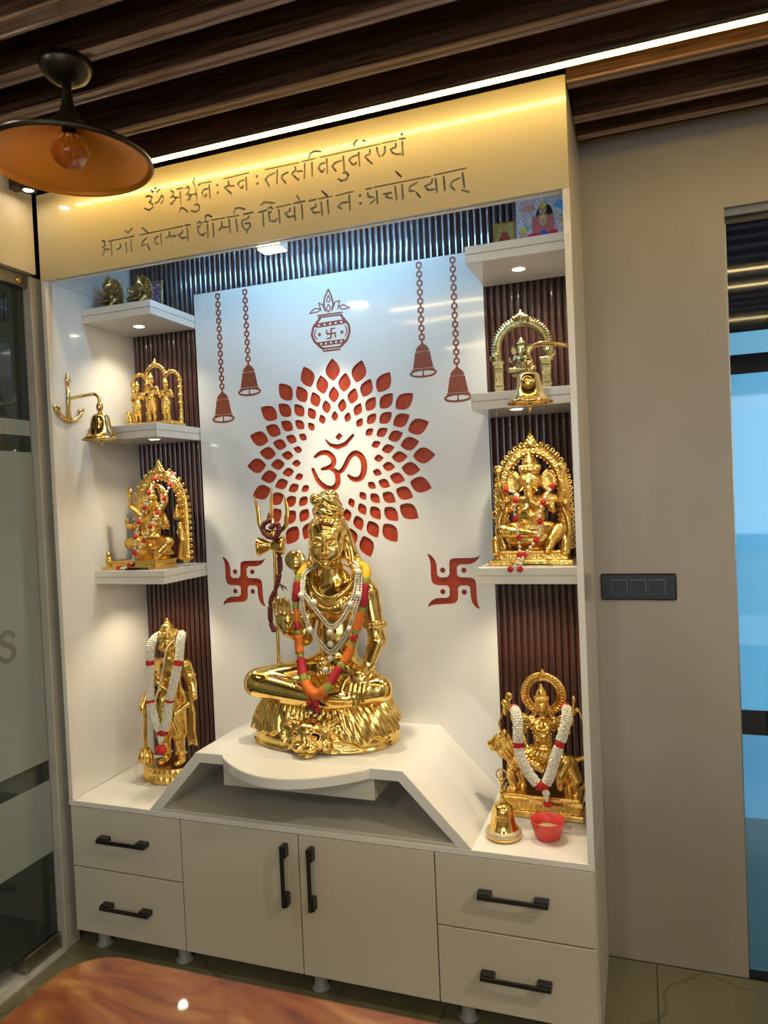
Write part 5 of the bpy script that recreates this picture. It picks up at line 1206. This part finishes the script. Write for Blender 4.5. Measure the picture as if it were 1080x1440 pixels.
def small_garland(label,pts,r,n,mats,loc,group=None,white=True):
    t=thing('small_garland',label,'garland',loc,group); o=-Vector(loc); P=arclen(smooth_path([Vector(p)+o for p in pts],120),n)
    bm=bmesh.new(); k=0
    for i in range(n-1): tube(bm,[P[i],P[i+1]],.0012,5)
    fin(bm,'string','thread_cream',t)
    bm=bmesh.new()
    for i,p in enumerate(P):
        if i%4: ball(bm,p,r*.62,7,5)
    fin(bm,'white_bead','flower_white',t)
    for i,p in enumerate(P):
        if i%4==0:
            bm=bmesh.new(); 
            for q in range(5): a=2*PI*q/5; ball(bm,p+Vector((math.cos(a)*r*.6,-.002,math.sin(a)*r*.6)),r*.62,7,5,(1,.7,1))
            ball(bm,p+Vector((0,-.004,0)),r*.5,7,5); fin(bm,'red_flower','flower_red',t)
    return t
# ---- elephant-headed deity with ornate arch (right shelf 3)
gt=thing('idol','golden elephant-headed seated idol under an ornate pierced halo arch','idol',(1.625,.30,1.3398)); 
V=Vol((-.150,-.110,-.004),(.150,.095,.445),.0016)
V.box((0,0,.008),(.128,.078,.008),.002); V.box((0,.002,.028),(.112,.064,.013),.002); V.box((0,.002,.040),(.118,.068,.004),.002)
V.box((0,-.075,.004),(.055,.02,.006),.001,.001,True)
arch_band(V,(0,.045,.225),.096,.135,.05,.018,.006,44)
T=Tr(V,(0,.0,.078),.27); seated(T,True)
V.ell((0,.01,.075),(.085,.050,.032),.01)
for s in (-1,1):
    V.path([(s*.095,.03,.05),(s*.112,.03,.10),(s*.108,.03,.14),(s*.095,.03,.17)],[.012,.010,.008,.006],.004); V.ell((s*.104,.02,.19),(.012,.008,.016),.003)
    V.path([(s*.105,-.06,.042),(s*.108,-.06,.075),(s*.106,-.06,.092)],[.014,.012,.001],.003); V.tor((s*.12,.03,.155),.012,.003,'y')
V.disp(lambda X,Y,Z:.0007*np.sin(1100*X)*np.sin(1100*Z),(-.13,-.02,.05),(.13,.09,.42))
V.mesh('idol_body','gold_small',gt); del V
small_garland('red and white bead garland on the elephant-headed idol, hanging over the shelf edge',[(1.700,.225,1.580),(1.680,.205,1.545),(1.664,.200,1.500),(1.660,.205,1.441),(1.642,.205,1.410),(1.612,.200,1.375),(1.606,.168,1.355),(1.603,.1655,1.335)],.0085,21,None,(1.64,.2,1.41))
small_garland('left string of red and white beads on the elephant-headed idol',[(1.562,.225,1.575),(1.592,.205,1.560),(1.588,.200,1.507),(1.594,.200,1.455),(1.598,.205,1.411),(1.600,.170,1.360),(1.586,.1655,1.343),(1.574,.1655,1.335)],.0085,21,None,(1.59,.2,1.41))
# ---- seated deity on left shelf 3
gs=thing('idol','golden seated crowned idol with scalloped halo arch draped in red flowers','idol',(.190,.285,1.3398))
V=Vol((-.170,-.120,-.004),(.160,.100,.415),.0016)
V.box((-.015,-.03,.018),(.100,.062,.011),.002); V.box((-.015,-.03,.030),(.104,.066,.004),.002)
for s in (-1,1): V.box((-.015+s*.085,-.03,.006),(.018,.064,.008),.002)
V.box((-.13,-.085,.006),(.022,.018,.006),.002); V.path([(-.13,-.085,.01),(-.13,-.085,.035),(-.13,-.085,.05)],[.012,.014,.008],.004); V.ell((-.13,-.088,.058),(.010,.010,.011),.004)
arch_band(V,(.022,.042,.215),.100,.135,.03,.020,.006,34)
V.tor((.005,.03,.262),.052,.006,'y',.002); V.tor((.005,.03,.262),.042,.003,'y',.002)
T=Tr(V,(.010,.000,.068),.262); seated(T,False,False)
V.ell((.01,-.0,.060),(.085,.050,.032),.01)
for s in (-1,1):
    V.path([(.022+s*.09,.03,.04),(.022+s*.105,.02,.10),(.022+s*.095,.02,.16)],[.016,.013,.010],.004); V.path([(.022+s*.085,.02,.19),(.022+s*.085,.02,.235)],[.015,.002],.003); V.tor((.022+s*.098,.015,.13),.012,.004,'y')
    V.path([(.01+s*.045,-.01,.20),(.01+s*.075,-.03,.235),(.01+s*.07,-.035,.275)],[.011,.009,.007],.004); V.ell((.01+s*.07,-.036,.29),(.012,.008,.014),.003)
V.disp(lambda X,Y,Z:.0007*np.sin(1100*X)*np.sin(1100*Z),(-.08,.0,.05),(.16,.09,.40))
V.mesh('idol_body','gold_small',gs); del V
small_garland('left string of red flowers and white beads trailing from the seated idol to the shelf',[(.262,.235,1.672),(.240,.222,1.625),(.222,.215,1.572),(.205,.205,1.525),(.195,.195,1.477),(.190,.185,1.415),(.180,.183,1.372),(.145,.185,1.3475),(.110,.19,1.347)],.0080,29,None,(.2,.2,1.45))
small_garland('right string of red flowers and white beads on the seated idol with scalloped halo',[(.300,.285,1.690),(.315,.265,1.670),(.300,.240,1.615),(.285,.225,1.568),(.262,.212,1.525),(.240,.205,1.48),(.215,.195,1.43),(.195,.183,1.40)],.0080,25,None,(.28,.22,1.55))
# ---- trio under triple arch, left shelf 2
tt=thing('idol','golden idol of three standing figures under a triple arch','idol',(.195,.33,1.8732))
V=Vol((-.135,-.060,-.004),(.140,.075,.275),.0015)
V.box((0,0,.006),(.115,.042,.006),.002); V.box((0,0,.015),(.108,.036,.005),.002)
def arc(c,rx,rz,r): 
    P=[(c[0]-rx*math.cos(PI*i/14),.025,c[1]+rz*math.sin(PI*i/14)) for i in range(15)]; V.path(P,r,.002,flat=.8)
    for p in arclen([Vector(q) for q in P],15): V.ell((p.x+(p.x-c[0])*.10,.022,p.z+(p.z-c[1])*.12),.0042,.001)
arc((0,.195),.045,.048,.0085); arc((-.075,.175),.034,.038,.007); arc((.075,.175),.034,.038,.007)
for x in (-.108,-.043,.043,.108):
    V.path([(x,.025,.015),(x,.025,.18)],[.0075,.0065],.002)
    for z in (.03,.06,.09,.12,.15,.175): V.tor((x,.025,z),.0075,.0030,'z')
V.path([(0,.025,.243),(0,.025,.268)],[.010,.003],.003); V.ell((0,.022,.25),(.012,.008,.008),.003)
for x,k in ((-.066,.165),(0,.190),(.066,.165)): standing(Tr(V,(x,-.004,.018),k),arms=((-.13,-.07,.58),(.14,-.06,.60)))
V.path([(-.095,-.02,.02),(-.095,-.02,.05)],[.016,.010],.004); V.ell((-.095,-.025,.058),.010,.003)
V.mesh('idol_body','gold_small',tt); del V
# ---- arch with a tiny idol, right shelf 2
ta=thing('idol','pale antique brass horseshoe arch framing a tiny elephant-headed idol','idol',(1.612,.315,1.8732))
V=Vol((-.115,-.045,-.004),(.115,.045,.280),.0015)
P=[(-.078,0,.112)]+[(-.078*math.cos(PI*i/20)*1.0,0,.152+.078*math.sin(PI*i/20)) for i in range(21)]+[(.078,0,.112)]
V.path(P,.0125,.002,flat=.6)
for i,p in enumerate(arclen([Vector(q) for q in P],44)):
    d=Vector((p.x,0,p.z-.150)).normalized(); q=p+d*.0135; V.path([tuple(q-d*.003),tuple(q+d*.004)],[.0042,.0030],.0008)
for s in (-1,1):
    V.box((s*.074,0,.055),(.015,.012,.055),.002); V.box((s*.074,0,.006),(.019,.016,.006),.002); V.box((s*.074,0,.108),(.019,.015,.005),.002); V.box((s*.074,0,.085),(.017,.013,.003),.001); V.box((s*.074,0,.030),(.017,.013,.003),.001)
    V.ell((s*.084,-.004,.128),(.012,.010,.014),.003); V.tor((s*.094,0,.125),.008,.003)
V.ell((0,0,.245),(.026,.014,.016),.004); 
for x in (-.022,-.011,0,.011,.022): V.ell((x,-.008,.248-.2*abs(x)),.0062,.001)
V.path([(0,0,.25),(0,0,.268)],[.012,.004],.003); V.box((0,0,.004),(.060,.018,.004),.001)
V.path([(0,0,.0),(0,0,.060)],[.028,.020],.003); V.ell((0,-.002,.066),(.036,.020,.008),.003)
T=Tr(V,(0,-.004,.068),.115); seated(T,True,False)
V.mesh('idol_body','gold_pale',ta); del V
# ---- two small idols, top left
for (x,y,k,lab) in ((.092,.245,.118,'small dark brass idol with scalloped round back, left one on the top left shelf'),(.212,.262,.122,'small dark brass idol with pointed arch back in front of the dark framed picture')):
    t=thing('small_idol',lab,'idol',(x,y,2.3117),'two small idols on the top left shelf')
    V=Vol((-.062,-.045,-.003),(.062,.035,.145),.0014); V.box((0,0,.006),(.040,.026,.006),.002); V.box((0,0,.015),(.034,.022,.005),.002)
    P=[(-.036*math.cos(PI*i/16+0) if True else 0,.016,.065+.052*math.sin(PI*i/16)) for i in range(17)]
    V.path([(-.036,.016,.02)]+P+[(.036,.016,.02)],.0075,.002,flat=.6)
    for p in arclen([Vector(q) for q in [(-.036,.016,.02)]+P+[(.036,.016,.02)]],26):
        d=Vector((p.x,0,p.z-.06)).normalized(); V.ell(tuple(p+d*.008),.0042,.001)
    V.path([(0,.016,.117),(0,.016,.134 if x>.1 else .126)],[.008,.002],.003)
    V.ell((0,.016,.062),(.036,.006,.054),.003)
    for q in range(60):
        a=q*2.4; r_=.0045*math.sqrt(q); V.ell((r_*math.cos(a),.010,.066+r_*1.25*math.sin(a)),.0032,.0008)
    seated(Tr(V,(0,-.006,.026),.108),x<.1,False); V.mesh('idol_body','gold_antique',t); del V
# ---- standing crowned figure with mace, left bottom
hh=thing('idol','tall golden standing crowned figure with mace on an oval lotus base','idol',(.243,.262,.5431))
V=Vol((-.150,-.110,-.004),(.160,.100,.650),.0018)
def lotus(X,Y,Z):
    th=np.arctan2(Y/.075,X/.113); r=np.sqrt((X/.113)**2+(Y/.075)**2); 
    R=1-.10*np.clip((Z-.0)/.058,0,1)-.05*np.exp(-((Z-.028)/.008)**2); d=(r-R)*.075-.0035*np.abs(np.sin(13*th))*np.exp(-((Z-.028)/.020)**2)*1.5
    return np.maximum(np.maximum(d,Z-.056),-Z)
V.put(lotus,(-.12,-.09,0),(.12,.09,.06),.001)
T=Tr(V,(.022,-.004,.052),.545)
standing(T,arms=((-.20,-.06,.40),(.215,-.05,.50)))
V.tor((.022,.020,.515),.045,.004,'y',.002); 
for k in range(22): a=2*PI*k/22; V.ell((.022+.049*math.cos(a),.020,.515+.049*math.sin(a)),.0042,.001)
# mace
V.path([(-.070,-.045,.26),(-.072,-.050,.11)],[.006,.007],.002); V.ell((-.072,-.050,.092),(.027,.026,.030),.004)
for k in range(12): a=2*PI*k/12; V.path([(-.072+.024*math.cos(a),-.050+.023*math.sin(a),.075),(-.072+.027*math.cos(a),-.050+.026*math.sin(a),.095),(-.072+.018*math.cos(a),-.050+.018*math.sin(a),.118)],.0032,.001)
V.tor((-.072,-.050,.122),.010,.003,'z')
# scarf flowing at the right side
for k in range(5):
    V.path([(.092+.004*k,-.01,.33),(.110+.003*k,-.012,.26),(.095+.006*k,-.012,.19),(.098+.008*k,-.014,.145-.004*abs(k-2))],[.006,.0065,.0065,.004],.002)
V.path([(.02,-.045,.275),(.06,-.040,.255),(.10,-.015,.29)],[.012,.012,.010],.004)
V.path([(-.03,-.06,.40),(.02,-.068,.37),(.07,-.045,.33)],[.008,.008,.006],.003)
V.mesh('idol_body','gold_small',hh); del V
GP=[(.250,.300,1.075),(.232,.268,1.085),(.222,.232,1.075),(.222,.206,1.043),(.225,.192,.965),(.227,.186,.909),(.230,.182,.852),(.243,.180,.797),(.266,.178,.752),(.280,.178,.742),(.290,.178,.760),(.300,.180,.801),(.311,.182,.857),(.327,.186,.913),(.343,.192,.975),(.348,.204,1.023),(.336,.232,1.072),(.318,.268,1.085),(.290,.300,1.08)]
garland('white_garland','fluffy white and red garland round the tall standing idol','garland',GP,[(1.4,'flower_red'),(4.4,'flower_white'),(.9,'flower_red'),(4.3,'flower_white'),(.7,'flower_red'),(3.6,'flower_white'),(.7,'flower_red'),(.7,'flower_red'),(3.6,'flower_white'),(.7,'flower_red'),(4.3,'flower_white'),(.9,'flower_red'),(4.4,'flower_white'),(1.4,'flower_red')],.0165,'white and red garlands on the lower idols',step=.0042)
t=thing('flower_pendant','red pompom on a white tuft hanging from the standing idol\'s garland','tassel',(.268,.176,.70))
bm=bmesh.new(); ball(bm,(0,0,-.018),.021,14,10,(1.1,.8,.9)); fin(bm,'pompom','flower_red',t)
bm=bmesh.new(); tube(bm,[(.006,0,.035),(.003,0,.022),(0,0,.0)],[.013,.012,.006],12,star=5); fin(bm,'white_tuft','flower_white',t)
t=thing('thread','long cream cotton thread hanging down the left of the standing idol to the worktop','thread',(.15,.19,.5431))
bm=bmesh.new(); P=smooth_path([(.03,-.005,.20),(.018,-.006,.13),(.006,-.008,.09),(.000,-.008,.05),(-.004,-.006,.02),(.0,-.008,.004),(.02,-.016,.003),(.045,-.018,.003),(.055,-.005,.003)],60)
tube(bm,[p+Vector((random.uniform(-.0015,.0015),0,random.uniform(0,.001))) for p in P],.0024,6); fin(bm,'thread_body','thread_cream',t)
t=thing('thread','cream sacred thread slung across the chest of the standing idol','thread',(.30,.20,1.03))
bm=bmesh.new(); P=smooth_path([(.010,.03,.045),(.0,.0,.02),(-.012,-.010,-.04),(-.025,-.016,-.10),(-.048,-.018,-.17),(-.062,-.012,-.215)],40); tube(bm,P,.0026,6); fin(bm,'thread_body','thread_cream',t)
# ---- goddess on lion, right bottom
dg=thing('idol','golden goddess idol seated on a lion with a round halo and rectangular base','idol',(1.625,.300,.5431))
V=Vol((-.170,-.100,-.004),(.150,.080,.475),.0017)
V.box((0,0,.010),(.130,.060,.010),.002); V.box((0,0,.032),(.118,.050,.014),.001); V.box((0,0,.052),(.128,.058,.008),.002); V.box((0,0,.064),(.120,.052,.005),.001)
V.disp(lambda X,Y,Z:.0012*np.sin(420*X)*(abs(Z-.033)<.010),(-.13,-.07,.02),(.13,.07,.045))
# lion: trunk, legs, maned head, tail
V.path([(-.075,.0,.165),(.0,.0,.168),(.075,.0,.160)],[.036,.032,.034],.012)
V.path([(-.080,-.012,.160),(-.098,-.018,.115),(-.085,-.018,.075)],[.024,.014,.011],.006); V.path([(-.065,.018,.160),(-.070,.018,.115),(-.062,.014,.075)],[.022,.014,.011],.006)
V.path([(.085,-.014,.160),(.108,-.018,.122),(.098,-.018,.100),(.112,-.02,.074)],[.028,.018,.012,.010],.006); V.path([(.075,.018,.160),(.086,.018,.12),(.078,.018,.095),(.088,.018,.074)],[.026,.018,.012,.010],.006)
for x,y in ((-.092,-.022),(-.068,.012),(.104,-.026),(.082,.014)): V.ell((x,y,.075),(.017,.012,.008),.004)
V.ell((-.105,-.008,.205),(.040,.036,.042),.012); V.ell((-.128,-.018,.222),(.026,.024,.026),.008); V.ell((-.150,-.024,.214),(.017,.016,.014),.006); V.ell((-.147,-.026,.200),(.013,.012,.007),.004)
V.ell((-.162,-.024,.220),(.005,.006,.004),.002); V.ell((-.112,-.012,.250),(.008,.006,.012),.003); V.ell((-.130,-.036,.231),(.005,.005,.004),.002)
V.disp(lambda X,Y,Z:.0020*np.sin(420*X+260*Z),(-.135,-.06,.13),(-.06,.05,.25))
V.path([(.108,.0,.175),(.135,.0,.185),(.142,.0,.140),(.132,-.006,.100),(.110,-.022,.080)],[.009,.007,.006,.0055,.008],.003)
# goddess
T=Tr(V,(.010,-.012,.175),.27); T.ell((0,.0,.06),(.20,.16,.12),.05); T.ell((0,.0,.25),(.105,.085,.12),.05); T.ell((0,.0,.40),(.135,.09,.09),.04)
for s in (-1,1):
    T.ell((s*.06,-.06,.40),(.055,.05,.05),.02); T.path([(s*.10,-.02,.07),(s*.26,-.16,.05)],[.10,.07],.03)
    T.path([(s*.26,-.16,.04),(s*(.05 if s<0 else .20),-.20,-.10 if s>0 else -.02),(s*(.0 if s<0 else .20),-.20,-.25 if s>0 else -.06)],[.07,.05,.035],.02)
    for j,(ex,ez,hx,hz) in enumerate(((.24,.28,.18,.14),(.28,.36,.34,.50),(.26,.46,.40,.62),(.22,.50,.30,.36))):
        T.path([(s*.13,.02,.45),(s*ex,.0,ez),(s*hx,-.06,hz)],[.036,.030,.022],.015); T.ell((s*hx,-.07,hz),(.026,.022,.03),.008); T.tor((s*(ex*.6+.05),.01,(ez+.45)/2),.034,.008,'z')
    T.path([(s*.34,-.07,.45),(s*.37,-.07,.72)],[.012,.010],.006); T.ell((s*.37,-.07,.74),(.045,.014,.045) if s<0 else (.02,.014,.05),.008); T.path([(s*.43,-.07,.60),(s*.50,-.07,.40),(s*.46,-.07,.22)],[.010,.014,.010],.008)
    T.path([(s*.07,.03,.58),(s*.12,.03,.46),(s*.13,.02,.34)],[.03,.03,.02],.02)
T.ell((-.42,-.07,.60),(.022,.02,.10),.01); T.ell((-.42,-.07,.66),(.04,.03,.04),.008)
for rr,zz in ((.11,.10),(.13,.16),(.12,.06)):
    for k in range(15): a=PI+PI*k/14; T.ell((rr*math.cos(a),-.02+.10*math.sin(a),.44+zz*2.2*math.sin(a)*.5),.014,.005)
T.tor((0,-.01,.16),.13,.02,'z'); T.path([(0,.02,.46),(0,.01,.56)],[.042,.038],.02)
face(T,(0,-.01,.635),.075); crown(T,(0,-.005,.705),.078,.17)
T.V.disp(lambda X,Y,Z:.0010*np.sin(520*X-300*Z),(-.06,-.09,.12),(.08,.02,.22))
hc=(.010,.030,.370)
for R_,r_ in ((.066,.0055),(.056,.0035),(.046,.003)): V.tor(hc,R_,r_,'y',.001)
V.put(lambda X,Y,Z:np.maximum(np.abs(np.hypot(X-hc[0],Z-hc[2])-.056)-.012,np.abs(Y-.034)-.003),(-.07,.028,.29),(.09,.04,.45),.001)
for k in range(40): a=2*PI*k/40; V.ell((hc[0]+.061*math.cos(a),.026,hc[2]+.061*math.sin(a)),.0030,.0008)
V.path([(hc[0],.03,hc[2]+.066),(hc[0],.03,hc[2]+.082)],[.010,.001],.003)
V.mesh('idol_body','gold_small',dg); del V
GP=[(1.545,.295,.872),(1.553,.268,.874),(1.564,.240,.862),(1.567,.225,.830),(1.567,.219,.800),(1.569,.215,.765),(1.584,.208,.726),(1.604,.203,.694),(1.628,.200,.668),(1.640,.200,.664),(1.652,.202,.676),(1.666,.204,.708),(1.680,.208,.752),(1.694,.214,.791),(1.708,.225,.836),(1.716,.245,.872),(1.712,.275,.885),(1.705,.30,.88)]
garland('white_garland','fluffy white and red garland on the goddess riding a lion','garland',GP,[(1.6,'flower_red'),(6.0,'flower_white'),(1.4,'flower_red'),(6.3,'flower_white'),(1.2,'flower_red'),(1.2,'flower_red'),(6.3,'flower_white'),(1.4,'flower_red'),(6.0,'flower_white'),(1.6,'flower_red')],.0160,'white and red garlands on the lower idols',step=.0042)
t=thing('flower_pendant','cream flower pendant with red tip hanging from the goddess garland above the bowl','tassel',(1.650,.196,.650))
bm=bmesh.new(); ball(bm,(0,0,-.004),.012,12,8,(1,.6,1)); tube(bm,[(0,0,-.014),(.002,0,-.028)],[.007,.006],10,star=5); fin(bm,'cream_flower','flower_white',t)
bm=bmesh.new(); ball(bm,(.004,0,-.038),.011,10,7,(1.3,.8,.8)); fin(bm,'red_tip','flower_red',t)
